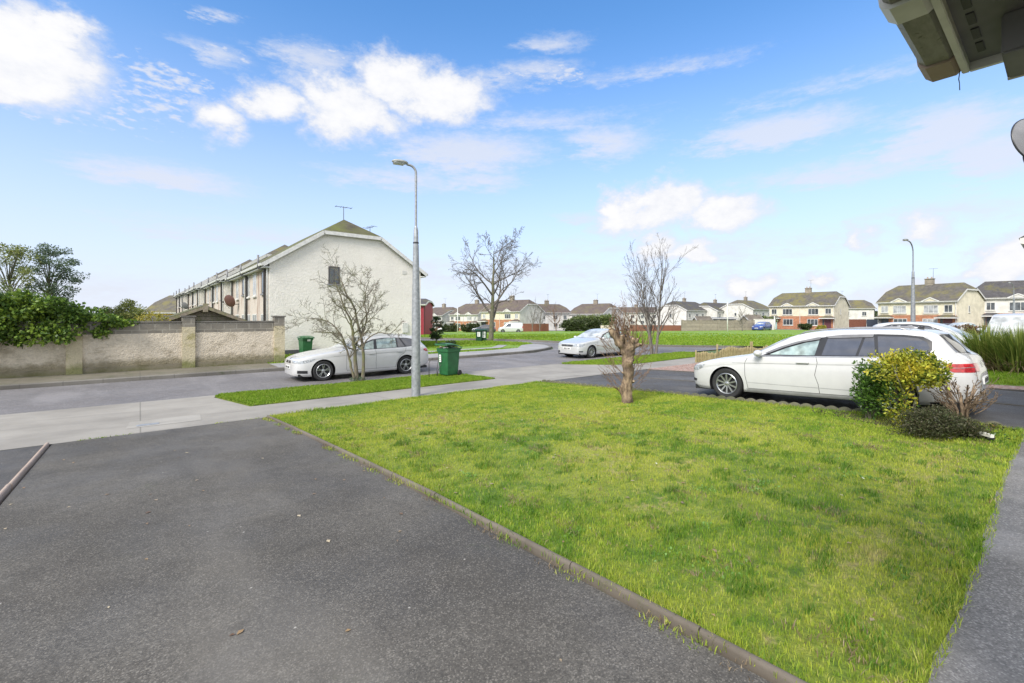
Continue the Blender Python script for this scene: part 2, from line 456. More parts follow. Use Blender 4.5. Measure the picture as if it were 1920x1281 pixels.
M['chrome'] = simple('chrome', (.6, .6, .62), .15, 1, var=.03)
M['window'] = simple('house_glass', (.07, .08, .09), .08, spec=.8, var=.5, scale=1.3)
M['window_p'] = simple('house_glass_curtained', (.34, .35, .36), .12, spec=.8, var=.35, scale=1.6)
M['gravel'] = (lambda m: m.m)(Mat('pink_gravel', (.4, .25, .2), .9))
def _gr():
    m = Mat('pink_gravel', (.3, .2, .17), .9); v = m.voro(28, out='Color'); r = m.xyz(v.s)[0]
    m.col(m.ramp(r, [(0, (.17, .10, .08)), (.4, (.34, .20, .16)), (.8, (.46, .32, .26)), (1, (.5, .46, .42))]))
    m.bump(m.voro(28), 1, .03); return m.m
M['gravel'] = _gr()
M['bed'] = mk_render('soil_bed', (.10, .08, .055), (.05, .06, .02), .6, 30, 1, bd=.04)
def _sof():
    m = Mat('gutter_stained', (.42, .42, .30), .5); n = m.noise(7, 5, .7, stretch=(.6, 2, 1)); 
    c = m.mix(n.step(.35, .7), (.14, .135, .115), (.25, .24, .20)); 
    c = m.mix(m.noise(26, 4, .7).step(.60, .72), c, (.06, .05, .035)); m.col(c); return m.m
M['gutter'] = _sof(); M['soffit'] = simple('soffit_grey', (.15, .15, .155), .6)
# ------------------------------------------------------------------ ground sheets
def drape(name, poly, m, dz=0., step=1.0, thick=0., kind='structure', zf=None, rag=0.):
    """a sheet laid over the ground, following its fall; poly is a list of world (x, y)"""
    poly = [Vector(p) for p in poly]; out = []
    n = len(poly)
    for i in range(n):
        a, b = poly[i], poly[(i + 1) % n]; k = max(1, int((b - a).length / step))
        for j in range(k):
            p = a.lerp(b, j / k)
            if rag: p = p + Vector((random.uniform(-rag, rag), random.uniform(-rag, rag)))
            out.append(p)
    nb = len(out)
    xs = [p.x for p in out]; ys = [p.y for p in out]; pts = list(out)
    y = min(ys) + step * .5
    while y < max(ys):
        x = min(xs) + step * .5
        while x < max(xs):
            pts.append(Vector((x + random.uniform(-.05, .05) * step, y + random.uniform(-.05, .05) * step))); x += step
        y += step
    r = delaunay_2d_cdt(pts, [(i, (i + 1) % nb) for i in range(nb)], [list(range(nb))], 1, 1e-5)
    f = zf or gz
    vs = [(p.x, p.y, f(p.x, p.y) + dz) for p in r[0]]
    fs = [tuple(t) for t in r[2]]
    mb = MB(); mb.add(vs, fs)
    if thick:
        o = len(mb.v); mm = nb
        ring = [(p.x, p.y, f(p.x, p.y) + dz) for p in out]
        mb.add(ring + [(a, b, c - thick) for a, b, c in ring], [(i, i + mm, (i + 1) % mm + mm, (i + 1) % mm) for i in range(mm)])
    o = mb.build(name, m, fix=False)
    me = o.data
    b = bmesh.new(); b.from_mesh(me); bmesh.ops.recalc_face_normals(b, faces=b.faces)
    if thick == 0 or True:
        up = sum(fc.normal.z * fc.calc_area() for fc in b.faces)
        if up < 0:
            bmesh.ops.reverse_faces(b, faces=b.faces)
    b.to_mesh(me); b.free()
    if kind: o['kind'] = kind
    return o

# far ground: one sheet to the horizon, 8 cm under everything laid on it
def far_ground():
    a = [-3000, -1200, -500, -220, -120, -70, -40, -20, -8] + list(range(0, 130, 3)) + [140, 170, 220, 320, 600, 1200, 3000]
    b = [-3000, -1200, -500, -200, -100, -50, -24, -12, -6, -3, -1, .8] + [2 + i * 1.5 for i in range(8)] + list(range(14, 130, 3)) + [140, 170, 220, 320, 600, 1200, 3000]
    vs = [(x, y, gz(x, y) - .08) for y in b for x in a]; n = len(a)
    fs = [(j * n + i, j * n + i + 1, (j + 1) * n + i + 1, (j + 1) * n + i) for j in range(len(b) - 1) for i in range(n - 1)]
    o = MB().add(vs, fs).build('ground', M['field'], fix=False); o['kind'] = 'structure'
far_ground()
XK = 2.22           # lawn edging line
drape('driveway', [(-1.06, -1), (XK - .03, -1), (2.18, .8), (XK - .05, 4), (2.08, 8), (1.96, 10.25), (-1.08, 10.25)], M['drive'])
drape('neighbour_driveway', [(-7, -1), (-1.12, -1), (-1.12, 10.25), (-7, 10.25)], M['drive_b'], -.004)
drape('house_path', [(2.24, -1), (24, -1), (24, .39), (11.5, .40), (9.9, .40), (8.4, .40), (6.6, .42), (4.6, .38), (2.7, .40), (2.24, .40)], M['path_t'], .012, .22, rag=.018)
# lawn
LAWN = [(XK + .03, .40), (2.7, .40), (4.6, .36), (6.6, .42), (8.4, .40), (9.75, .42), (9.72, 5.5), (9.62, 10.2), (9.55, 10.42), (4.9, 10.38), (2.02, 10.28), (2.14, 8), (2.2, 4)]
drape('lawn_soil', [(XK + .03, .30), (9.75, .30)] + LAWN[6:], M['soil'], .004, .5)
# pavement, crossovers, road
drape('pavement', [(-45, 10.25), (2.0, 10.25), (4.9, 10.40), (9.6, 10.43), (14.9, 10.35), (60, 10.2), (60, 12.2), (23.7, 12.3), (17.4, 12.12), (16, 12.5), (14.55, 14.0), (14.5, 14.45), (9.0, 14.45), (9.1, 13.8), (9.35, 12.25), (5, 12.15), (2.0, 12.12), (1.85, 12.7), (1.50, 14.05), (1.6, 14.45), (-45, 14.45)], M['conc'])
drape('concrete_patch', [(-.2, 10.9), (.95, 10.9), (1.0, 11.75), (-.15, 11.75)], M['conc_l'], .004, .5)
drape('concrete_patch', [(10.5, 10.9), (12.3, 10.9), (12.5, 11.9), (10.6, 11.8)], M['conc_l'], .004, .5)
drape('road', [(-60, 14.45), (120, 14.45), (120, 13.5), (32.4, 13.9), (28.7, 17.9), (26.8, 24), (26.0, 30), (22, 40.0), (8, 66), (2, 62), (17, 34.5), (22.2, 31.8), (23.6, 26.5), (22.5, 23.0), (21.0, 21.4), (18.2, 20.05), (13.5, 19.6), (-60, 19.6)], M['road'], -.03)
def verge_z(x, y): return gz(x, y) + .0
V1 = [(1.54, 14.1), (1.9, 12.9), (2.06, 12.16), (5, 12.2), (9.3, 12.28), (9.12, 13.5), (9.0, 14.42), (5, 14.42), (1.7, 14.42)]
V3 = [(14.6, 14.2), (15.3, 13.2), (16.2, 12.5), (17.4, 12.16), (23.7, 12.4), (25, 13.4), (24.8, 14.42), (14.7, 14.42)]
drape('verge_soil', V1, M['soil'], .012, .5, thick=.08)
drape('verge_soil', V3, M['soil'], .012, .5, thick=.08)
# far side: kerb, footpath
def far_kerb(pts, name='kerb', w=.16, h=.13, m='kerb'):
    mb = MB(); P = [Vector((x, y, 0)) for x, y in pts]
    # smooth
    q = []
    for i in range(len(P) - 1):
        k = max(1, int((P[i + 1] - P[i]).length / .9))
        for j in range(k): q.append(P[i].lerp(P[i + 1], j / k))
    q.append(P[-1])
    for _ in range(2): q = [q[0]] + [(q[i - 1] + q[i] * 2 + q[i + 1]) / 4 for i in range(1, len(q) - 1)] + [q[-1]]
    vs = []; fs = []
    for i, p in enumerate(q):
        d = (q[min(i + 1, len(q) - 1)] - q[max(0, i - 1)]).normalized(); nrm = Vector((-d.y, d.x, 0))
        z = gz(p.x, p.y)
        for o, hh in ((-w / 2, -.1), (-w / 2, h - .02), (-w / 2 + .02, h), (w / 2, h), (w / 2, -.1)):
            vs.append((p.x + nrm.x * o, p.y + nrm.y * o, z - .03 + hh))
    for i in range(len(q) - 1):
        for k in range(4): fs.append((i * 5 + k, i * 5 + k + 1, (i + 1) * 5 + k + 1, (i + 1) * 5 + k))
    o = mb.add(vs, fs).build(name, M[m], fix=False); o['kind'] = 'structure'
far_kerb([(-50, 19.7), (13.3, 19.7), (18.1, 20.15), (21.0, 21.5), (22.4, 23.1), (23.5, 26.5), (22.1, 31.8), (17, 34.5), (3, 61)])
drape('footpath', [(-50, 19.77), (4.3, 19.77), (4.3, 22.3), (-50, 22.3)], M['foot_far'], .085)
drape('footpath', [(4.3, 19.77), (13.3, 19.77), (18.1, 20.22), (20.9, 21.56), (22.3, 23.2), (22.9, 25.4), (21.0, 24.6), (19.0, 22.6), (16, 21.95), (4.3, 21.7)], M['foot_grey'], .085)
drape('corner_grass', [(4.3, 21.7), (16, 21.95), (19.0, 22.6), (21.0, 24.6), (22.9, 25.4), (23.4, 26.6), (22.0, 31.7), (16.9, 34.4), (6, 55), (4.3, 40)], M['green'], .075)
drape('garden_path', [(12.6, 22.9), (18.2, 23.3), (20.2, 25.2), (19.8, 25.7), (17.9, 24.0), (12.6, 23.7)], M['foot_grey'], .09)
# the big green
G = [(33, 13.0), (29.0, 17.9), (27.1, 24), (26.3, 30.2), (22.3, 40.3), (12, 60), (30, 100), (64, 98), (62, 66), (82, 37), (88, 20), (70, 8), (40, 8)]
drape('green', G, M['green'], .09, 2.2)
far_kerb([(36, 11.3), (32.6, 13.7), (28.8, 17.9), (26.9, 24), (26.1, 30.1), (22.1, 40.2), (10, 60)], m='kerb')
drape('far_road', [(64.5, 98), (62.5, 66), (82.5, 37), (88.5, 20), (70.5, 7.5), (110, 0), (110, 120), (64, 120)], M['road'], .0, 3)
# neighbouring plots
drape('side_driveway', [(9.85, -1), (12.45, -1), (12.45, 10.33), (9.72, 10.40)], M['drive_b'])
drape('side_driveway', [(12.55, -1), (14.9, -1), (14.9, 10.33), (12.55, 10.33)], M['drive_b'])
far_kerb([(12.5, -1), (12.5, 10.3)], 'kerb', .05, .045, 'thin_kerb')
far_kerb([(14.95, .6), (14.95, 10.2)], 'kerb', .06, .06, 'thin_kerb')
drape('gravel_bed', [(15.0, .4), (16.0, .4), (16.2, 8.0), (19.2, 9.6), (19.2, 10.3), (15.0, 10.35)], M['gravel'], .004)
drape('plot_grass', [(16.0, .4), (23, .4), (23, 10.25), (19.2, 10.25), (19.2, 9.6), (16.2, 8)], M['green'], .01)
drape('plot_driveway', [(23, .4), (32, .4), (32, 10.2), (23, 10.2)], M['drive_b'], .0)
# planting bed at the lawn corner
drape('soil_bed', [(8.75, .8), (9.7, .6), (9.7, 2.6), (9.2, 2.5), (8.8, 1.8)], M['bed'], .012, .3, rag=.03)

# edging stones: our lawn (brown, rounded), divider (pink), scalloped edge
def stone(L, m, name='edging_stone'):
    mb = MB(); prof = []
    for k in range(7):
        t = math.pi * k / 6; prof.append((.023 * math.cos(t), .020 + .023 * math.sin(t)))
    prof = [(.023, -.1)] + prof + [(-.023, -.1)]
    n = len(prof); vs = [(-x, 0.004, z) for x, z in prof] + [(-x, L - .004, z) for x, z in prof]
    fs = [(i, i + 1, n + i + 1, n + i) for i in range(n - 1)] + [tuple(range(n)), tuple(range(2 * n - 1, n - 1, -1))]
    return mb.add(vs, fs).build(name, m, smooth='a')
def lay(path, L, m, label, group):
    src = None; P = [Vector(p) for p in path]; d = 0
    lens = [(P[i + 1] - P[i]).length for i in range(len(P) - 1)]; tot = sum(lens)
    def at(s):
        for i, l in enumerate(lens):
            if s <= l or i == len(lens) - 1: return P[i].lerp(P[i + 1], s / l)
            s -= l
    s = 0; k = 0
    while s + L <= tot + .01:
        a, b = at(s), at(min(s + L, tot))
        if src is None: src = stone(L, m); o = src
        else: o = src.copy(); C.objects.link(o)
        tag(o, label, 'edging stone', group)
        za, zb = gz(a.x, a.y), gz(b.x, b.y); jx = random.uniform(-.005, .005)
        o.location = (a.x + jx, a.y, za + random.uniform(-.003, .003))
        d = b - a
        o.rotation_euler = (math.atan2(zb - za, d.length), 0, math.atan2(-d.x, d.y))
        s += L; k += 1
lay([(2.26, -.6), (2.235, 1.13), (2.235, 4), (2.11, 8), (1.99, 10.2)], .90, M['edging'], 'brown rounded concrete edging stone between the tarmac drive and the lawn', 'edging stones along the lawn')
lay([(-1.13, 3.9), (-1.13, 10.2)], .90, M['edging_p'], 'pinkish concrete edging stone dividing the two tarmac drives at the left', 'pink edging stones between drives')
def scallop():
    # a tile with a scalloped top, .6 m long, four humps
    mb = MB(); n = 48; top = []
    for i in range(n + 1):
        u = i / n; ph = (u * 3) % 1.0
        top.append((u * .6, .035 + .05 * math.sin(math.pi * ph) ** .7 if 0 < ph < 1 else .035))
    poly = [(0, -.1)] + top + [(.6, -.1)]
    return mb.prism(poly, -.025, .025, 'x').build('scalloped_edging', M['scallop'])
sc = None; y = .6
while y < 10.1:
    if sc is None: sc = scallop(); o = sc
    else: o = sc.copy(); C.objects.link(o)
    tag(o, 'mossy scalloped concrete edging length between the lawn and the white estate car', 'edging', 'scalloped edging lengths')
    x = 9.78 - max(0, (y - 5)) * .02
    o.location = (x, y, gz(x, y) + .0); o.rotation_euler = (math.atan2(gz(x, y + .6) - gz(x, y), .6), 0, 0)
    y += .61
# covers in the concrete
def cover(x, y, w, d, label, m='path_t'):
    z = gz(x, y); mb = MB().box(-w / 2, w / 2, -d / 2, d / 2, -.02, .012)
    o = mb.build('manhole_cover', M[m], bevel=.004)
    for s in (-1, 1): pass
    o.location = (x, y, z); o.rotation_euler = (math.atan2(gz(x, y + 1) - z, 1), 0, 0)
    tag(o, label, 'cover')
cover(.12, 11.12, .34, .18, 'small grey utility cover set in the pale concrete patch', 'galv')
cover(5.2, 16.9, .5, .5, 'dark square cover in the road before the white estate car')
# scattered litter: fallen leaves on the lawn, dog-end white scraps
def leaf_obj(name, x, y, s, rz, m, label, cat, up=.035):
    mb = MB(); pts = [(-.5, 0, 0), (-.2, .22, .06), (.2, .2, .02), (.55, 0, .1), (.2, -.2, .08), (-.2, -.22, .0)]
    mb.add([(a * s, b * s, c * s) for a, b, c in pts], [(0, 1, 5), (1, 2, 4, 5), (2, 3, 4)])
    o = mb.build(name, m); o.location = (x, y, gz(x, y) + up); o.rotation_euler = (.4, .2, rz); tag(o, label, cat)
M['deadleaf'] = simple('dead_leaf', (.26, .09, .045), .6)
M['scrap'] = simple('pale_scrap', (.7, .69, .62), .6)
# ------------------------------------------------------------------ world: daylight sky with clouds
SUN_EL, SUN_AZ = R(42), R(-110)      # azimuth measured clockwise from +Y
def make_world():
    w = bpy.data.worlds.new('World'); bpy.context.scene.world = w; w.use_nodes = True
    t = w.node_tree; bg = t.nodes['Background']
    sky = t.nodes.new('ShaderNodeTexSky'); sky.sky_type = 'NISHITA'; sky.sun_disc = False
    sky.sun_elevation = SUN_EL; sky.sun_rotation = SUN_AZ; sky.altitude = 0; sky.air_density = 1.0; sky.dust_density = .6; sky.ozone_density = 2.2
    tc = t.nodes.new('ShaderNodeTexCoord'); D = tc.outputs['Generated']
    sp = t.nodes.new('ShaderNodeSeparateXYZ'); t.links.new(D, sp.inputs[0])
    X, Y, Z = [N(t, o) for o in sp.outputs]
    az = X.op('ARCTAN2', Y); el = Z.op('ARCSINE')
    def noise(scale, detail=6, rough=.6, st=(1, 1, 1), off=(0, 0, 0)):
        mp = t.nodes.new('ShaderNodeMapping'); t.links.new(D, mp.inputs[0]); mp.inputs['Scale'].default_value = st; mp.inputs['Location'].default_value = off
        n = t.nodes.new('ShaderNodeTexNoise'); t.links.new(mp.outputs[0], n.inputs[0]); n.inputs['Scale'].default_value = scale
        n.inputs['Detail'].default_value = detail; n.inputs['Roughness'].default_value = rough; return N(t, n.outputs[0])
    n1 = noise(9, 7, .62, (1, 1, 1.6)); n2 = noise(9, 7, .62, (1, 1, 1.6), (7, 3, 5)); n3 = noise(26, 5, .65, (1, 1, 1.6), (1, 9, 2))
    azw = az + (n1 - .5) * .16; elw = el + (n2 - .5) * .10
    def pos(px, py):
        r = (px - 960) / 853; return A + math.atan(r), math.atan((594 - py) / math.hypot(853, px - 960))
    def blob(px, py, rx, ry, p=1.0, wa=azw, we=elw):
        rx *= 1.13; ry *= 1.13
        a0, e0 = pos(px, py); a1, _ = pos(px + rx, py); a2, _ = pos(px - rx, py); _, e1 = pos(px, py - ry); _, e2 = pos(px, py + ry)
        ra, re = abs(a1 - a2) / 2, abs(e1 - e2) / 2
        u = (wa - a0) * (1 / ra); v = (we - e0) * (1 / re)
        return (1.0 - (u * u + v * v).op('SQRT')) * p
    # billowing cumulus
    cu = None
    for b in [(40, 95, 190, 105, 1.1), (120, 60, 70, 50, 1), (0, 130, 120, 60, 1), (510, 188, 70, 45, .9), (420, 228, 60, 40, .8), (640, 200, 110, 70, 1), (735, 150, 110, 60, 1.1), (820, 180, 110, 55, 1),
              (690, 225, 90, 40, .8), (1165, 385, 40, 35, .9), (1240, 385, 90, 50, 1.1), (1350, 400, 100, 42, 1), (1200, 410, 90, 40, .9), (1225, 470, 60, 32, .9), (1295, 478, 60, 28, .9),
              (1410, 530, 60, 30, .8), (1520, 520, 45, 20, .8), (1620, 448, 40, 30, .55), (1735, 430, 70, 40, .6), (1890, 490, 100, 60, 1), (1925, 405, 30, 28, .9), (1760, 560, 200, 40, .5), (0, 470, 45, 25, .7), (-300, 300, 250, 120, 1), (2300, 300, 350, 120, .9)]:
        q = blob(*b); cu = q if cu is None else cu.max(q)
    cud = cu + (n3 - .5) * .75 + (n1 - .5) * .6
    a_cu = cud.step(-.08, .52)
    # thin stretched wisps
    nw = noise(7, 7, .68, (1, 1, 4.5), (3, 3, 1)); nw2 = noise(34, 5, .7, (1, 1, 3.0), (0, 2, 6))
    wi = None
    for b in [(310, 335, 210, 38, 1), (330, 350, 110, 20, 1.1), (880, 285, 190, 48, 1.1), (750, 335, 160, 32, .8), (910, 340, 100, 26, .8), (1130, 270, 120, 45, 1.0), (1450, 250, 200, 42, 1.25), (1760, 245, 190, 60, 1.2), (1860, 290, 150, 60, 1.1), (1560, 325, 280, 34, .8),
              (1000, 135, 110, 30, .9), (920, 150, 90, 30, .8), (400, 100, 90, 26, .8), (600, 110, 120, 40, .8), (1100, 405, 90, 14, .6), (200, 540, 400, 40, .6), (1000, 520, 800, 60, .7), (1300, 470, 500, 50, .6), (500, 440, 420, 30, .55), (1750, 400, 260, 36, .7), (1000, 230, 260, 30, .6), (1250, 130, 200, 26, .55), (820, 500, 300, 30, .6), (1600, 150, 260, 30, .5), (1040, 80, 90, 26, .6), (410, 30, 50, 14, .8)]:
        q = blob(*b, wa=az + (nw - .5) * .2, we=el + (nw - .5) * .06); wi = q if wi is None else wi.max(q)
    a_wi = (wi + (nw - .5) * 1.3 + (nw2 - .5) * .8).step(.05, .90) * .80
    # mackerel flecks at the left
    mk = None
    for b in [(170, 190, 230, 60, 1), (280, 150, 170, 60, .9), (60, 200, 140, 30, 1), (610, 105, 70, 30, .9), (420, 100, 60, 18, .9), (570, 125, 60, 20, .7), (1000, 140, 130, 28, .9)]:
        q = blob(*b, wa=az, we=el); mk = q if mk is None else mk.max(q)
    nf = noise(60, 3, .55, (1, 1, 2.6), (2, 2, 2)); nf2 = noise(14, 4, .6, (1, 1, 2), (6, 2, 2))
    a_mk = (mk.min(.45) + (nf - .5) * 2.4 + (nf2 - .5) * 1.8).step(.30, 1.05) * mk.step(0, .3) * .80
    # out of view: heavy bright cloud added to whiten and lift the light
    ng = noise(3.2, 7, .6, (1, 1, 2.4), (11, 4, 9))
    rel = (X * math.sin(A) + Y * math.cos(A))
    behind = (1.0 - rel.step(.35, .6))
    a_fill = ng.step(.36, .56) * behind
    alpha = a_cu.max(a_wi).max(a_mk)
    alpha = alpha * el.step(-.02, .03)
    def rgb(sock, gain, gam=1):
        n = t.nodes.new('ShaderNodeMix'); n.data_type = 'RGBA'; n.blend_type = 'MULTIPLY'; n.inputs[0].default_value = 1
        t.links.new(sock, n.inputs[6]); n.inputs[7].default_value = (*gain, 1); return n.outputs[2]
    def mix(f, a, b):
        n = t.nodes.new('ShaderNodeMix'); n.data_type = 'RGBA'
        t.links.new(f.s, n.inputs[0])
        for q, i in ((a, 6), (b, 7)):
            if hasattr(q, 'links'): t.links.new(q, n.inputs[i])
            else: n.inputs[i].default_value = (*q, 1)
        return n.outputs[2]
    base = rgb(sky.outputs[0], SKY_GAIN)
    # thin milky veil low down
    veil = (1.0 - el.step(-.06, .66)); veil = veil.op('POWER', 1.35)
    base = mix(veil * .93, base, HORIZON)
    shade = (n3 * .5 + n1 * .35 + (cu.step(0, .7)) * .35)
    ccol = mix(shade.step(.46, .86), CLOUD_D, CLOUD_L)
    allc = mix(a_fill * el.step(-.02, .03), mix(alpha, base, ccol), CLOUD_FILL)
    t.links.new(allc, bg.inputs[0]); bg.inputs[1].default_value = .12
SKY_GAIN = (.84, 1.36, 1.72)
HORIZON = (5.35, 5.42, 6.3)
CLOUD_L = (6.25, 6.25, 6.35); CLOUD_D = (4.9, 5.1, 5.7); CLOUD_FILL = (8.5, 8.4, 8.2)
make_world()
sd = bpy.data.lights.new('sun', 'SUN'); sd.energy = 3.6; sd.angle = R(24); sd.color = (1, .95, .88)
so = bpy.data.objects.new('sun', sd); C.objects.link(so)
sv = Vector((math.sin(SUN_AZ) * math.cos(SUN_EL), math.cos(SUN_AZ) * math.cos(SUN_EL), math.sin(SUN_EL)))
so.rotation_euler = (-sv).to_track_quat('-Z', 'Y').to_euler()
cd = bpy.data.cameras.new('camera'); co = bpy.data.objects.new('camera', cd); C.objects.link(co)
cd.sensor_width = 36; cd.lens = 853 / 1920 * 36; cd.shift_y = -(640.5 - 594) / 1920; cd.clip_start = .05; cd.clip_end = 8000
co.location = (0, 0, EYE); co.rotation_euler = (R(90), 0, -A)
sc_ = bpy.context.scene; sc_.camera = co
sc_.view_settings.view_transform = 'Standard'; sc_.view_settings.look = 'None'; sc_.view_settings.exposure = 0.42; sc_.view_settings.gamma = 1
sc_.render.resolution_x = 1024; sc_.render.resolution_y = 683
sc_.render.engine = 'CYCLES'
sc_.cycles.max_bounces = 6; sc_.cycles.transparent_max_bounces = 8
# ------------------------------------------------------------------ cars
def pchip(xs, ys, x):
    xs = np.array(xs, float); ys = np.array(ys, float); h = np.diff(xs); d = np.diff(ys) / h
    m = np.zeros(len(xs)); m[0], m[-1] = d[0], d[-1]
    for i in range(1, len(xs) - 1):
        if d[i - 1] * d[i] > 0:
            w1 = 2 * h[i] + h[i - 1]; w2 = h[i] + 2 * h[i - 1]; m[i] = (w1 + w2) / (w1 / d[i - 1] + w2 / d[i])
    x = np.clip(x, xs[0], xs[-1]); k = np.clip(np.searchsorted(xs, x) - 1, 0, len(h) - 1)
    t = (x - xs[k]) / h[k]
    return (2 * t**3 - 3 * t**2 + 1) * ys[k] + (t**3 - 2 * t**2 + t) * h[k] * m[k] + (-2 * t**3 + 3 * t**2) * ys[k + 1] + (t**3 - t**2) * h[k] * m[k + 1]

def paint(name, c, coat=1, metal=0, rough=.35):
    return simple(name, c, rough, metal, coat=coat, var=.02)
M['p_white'] = paint('car_paint_white', (.54, .54, .54))
M['p_silver'] = paint('car_paint_silver', (.60, .61, .61), metal=.35, rough=.32)
M['p_blue'] = paint('car_paint_blue', (.035, .06, .24), rough=.3)
M['p_grey'] = paint('car_paint_dark_grey', (.06, .065, .08), metal=.3)
M['cglass'] = simple('car_glass_tinted', (.085, .085, .095), .05, spec=.8, coat=.3, var=.1)
M['cglass_c'] = simple('car_glass_clear', (.27, .34, .33), .05, spec=.8, coat=.3, var=.45, scale=4)
M['cglass_w'] = simple('windscreen_glass', (.42, .44, .44), .12, spec=.7, coat=.3, var=.35, scale=3)
M['trim'] = simple('black_trim', (.025, .025, .028), .35)
M['seam'] = simple('panel_gap', (.05, .05, .05), .8)
M['trim_g'] = simple('silver_trim', (.40, .40, .41), .35, .7)
M['lampw'] = simple('headlamp_glass', (.32, .34, .36), .08, spec=1, coat=1, var=.5, scale=22)
M['lampr'] = simple('tail_lamp_red', (.42, .008, .012), .12, spec=.8, coat=1, var=.35, scale=16)
M['lampo'] = simple('indicator_orange', (.7, .12, .02), .2)
M['plate'] = simple('number_plate', (.72, .72, .70), .4)
M['plate_r'] = simple('number_plate_rear', (.70, .69, .64), .4)
M['disc'] = simple('wheel_dark', (.03, .03, .032), .6)
M['sill'] = simple('sill_lower_grey', (.36, .36, .36), .5)

CARS = {
 'estate_a': dict(L=4.77, W=.915, top=[(0, .60), (.03, .67), (.10, .735), (.25, .79), (.6, .875), (1.0, .94), (1.28, .985), (1.42, 1.03), (1.7, 1.17), (2.0, 1.31), (2.25, 1.395), (2.6, 1.455), (3.0, 1.477), (3.6, 1.472), (4.05, 1.445), (4.26, 1.40), (4.42, 1.24), (4.57, 1.06), (4.67, .99), (4.72, .90), (4.76, .72), (4.77, .60)],
     belt=[(0, .58), (.06, .66), (.25, .745), (.6, .83), (1.0, .885), (1.4, .93), (2.0, .955), (3.0, .975), (4.0, 1.0), (4.4, .99), (4.6, .95), (4.7, .86), (4.77, .58)],
     bot=[(0, .24), (.2, .20), (.5, .19), (3.9, .20), (4.4, .25), (4.77, .33)],
     w=[(0, .50), (.02, .62), (.06, .70), (.14, .78), (.3, .85), (.6, .895), (1.2, .912), (1.8, .915), (3.4, .915), (4.0, .905), (4.35, .875), (4.6, .82), (4.70, .76), (4.75, .68), (4.77, .58)],
     roofw=.60, wb=(.90, 3.69), ra=.375, wr=.335),
 'estate_b': dict(L=4.91, W=.93, top=[(0, .58), (.03, .68), (.08, .735), (.25, .80), (.6, .885), (1.1, .965), (1.5, 1.02), (1.62, 1.06), (1.9, 1.20), (2.2, 1.335), (2.5, 1.42), (2.85, 1.455), (3.3, 1.46), (3.9, 1.44), (4.3, 1.395), (4.45, 1.34), (4.62, 1.16), (4.76, 1.03), (4.84, .93), (4.89, .75), (4.91, .6)],
     belt=[(0, .56), (.06, .66), (.25, .755), (.6, .84), (1.1, .91), (1.6, .95), (2.4, .965), (3.4, .985), (4.2, 1.02), (4.6, .99), (4.8, .88), (4.91, .58)],
     bot=[(0, .22), (.2, .18), (.5, .17), (4.0, .19), (4.5, .24), (4.91, .34)],
     w=[(0, .50), (.02, .60), (.06, .69), (.14, .77), (.3, .85), (.6, .90), (1.2, .925), (1.8, .93), (3.4, .93), (4.1, .92), (4.5, .88), (4.75, .81), (4.85, .74), (4.89, .66), (4.91, .56)],
     roofw=.59, wb=(.87, 3.84), ra=.385, wr=.335),
 'saloon': dict(L=4.77, W=.91, top=[(0, .60), (.03, .69), (.08, .755), (.25, .82), (.6, .90), (1.0, .96), (1.28, 1.00), (1.40, 1.04), (1.7, 1.19), (2.0, 1.32), (2.3, 1.41), (2.6, 1.455), (2.9, 1.47), (3.2, 1.45), (3.6, 1.35), (4.0, 1.16), (4.18, 1.09), (4.5, 1.06), (4.68, 1.02), (4.74, .85), (4.77, .62)],
     belt=[(0, .58), (.06, .68), (.25, .77), (.6, .85), (1.0, .90), (1.4, .94), (2.0, .955), (3.0, .98), (4.0, 1.01), (4.5, .99), (4.7, .88), (4.77, .60)],
     bot=[(0, .24), (.2, .20), (.5, .19), (3.9, .20), (4.4, .25), (4.77, .33)],
     w=[(0, .50), (.02, .60), (.06, .70), (.14, .77), (.3, .84), (.6, .89), (1.2, .905), (1.8, .91), (3.4, .91), (4.0, .89), (4.35, .86), (4.6, .80), (4.70, .74), (4.77, .58)],
     roofw=.58, wb=(.90, 3.61), ra=.365, wr=.325),
 'hatch': dict(L=4.2, W=.88, top=[(0, .60), (.04, .70), (.2, .80), (.6, .90), (.95, .97), (1.2, 1.04), (1.5, 1.20), (1.8, 1.34), (2.1, 1.43), (2.5, 1.47), (3.0, 1.46), (3.6, 1.40), (3.78, 1.33), (4.0, 1.08), (4.12, .95), (4.18, .8), (4.2, .6)],
     belt=[(0, .58), (.06, .67), (.25, .76), (.6, .85), (1.2, .93), (2.0, .95), (3.0, .98), (3.8, 1.0), (4.0, .96), (4.15, .8), (4.2, .58)],
     bot=[(0, .24), (.2, .20), (.5, .19), (3.6, .20), (4.2, .33)],
     w=[(0, .50), (.03, .64), (.1, .74), (.25, .82), (.6, .86), (1.2, .88), (3.2, .88), (3.8, .84), (4.05, .78), (4.15, .70), (4.2, .56)],
     roofw=.57, wb=(.82, 3.42), ra=.35, wr=.31),
 'van': dict(L=4.4, W=.90, top=[(0, .65), (.04, .78), (.2, .92), (.6, 1.02), (.85, 1.10), (1.1, 1.28), (1.4, 1.52), (1.65, 1.70), (1.9, 1.79), (2.4, 1.82), (3.6, 1.82), (4.2, 1.79), (4.3, 1.70), (4.36, 1.3), (4.39, .9), (4.4, .6)],
     belt=[(0, .62), (.06, .74), (.25, .85), (.6, .96), (1.2, 1.05), (2.0, 1.07), (3.0, 1.08), (4.1, 1.08), (4.3, 1.06), (4.38, .85), (4.4, .58)],
     bot=[(0, .26), (.2, .22), (.5, .2), (3.8, .22), (4.4, .32)],
     w=[(0, .55), (.03, .68), (.1, .77), (.25, .84), (.6, .88), (1.2, .90), (3.9, .90), (4.25, .87), (4.37, .82), (4.4, .70)],
     roofw=.72, wb=(.85, 3.55), ra=.36, wr=.32),
}

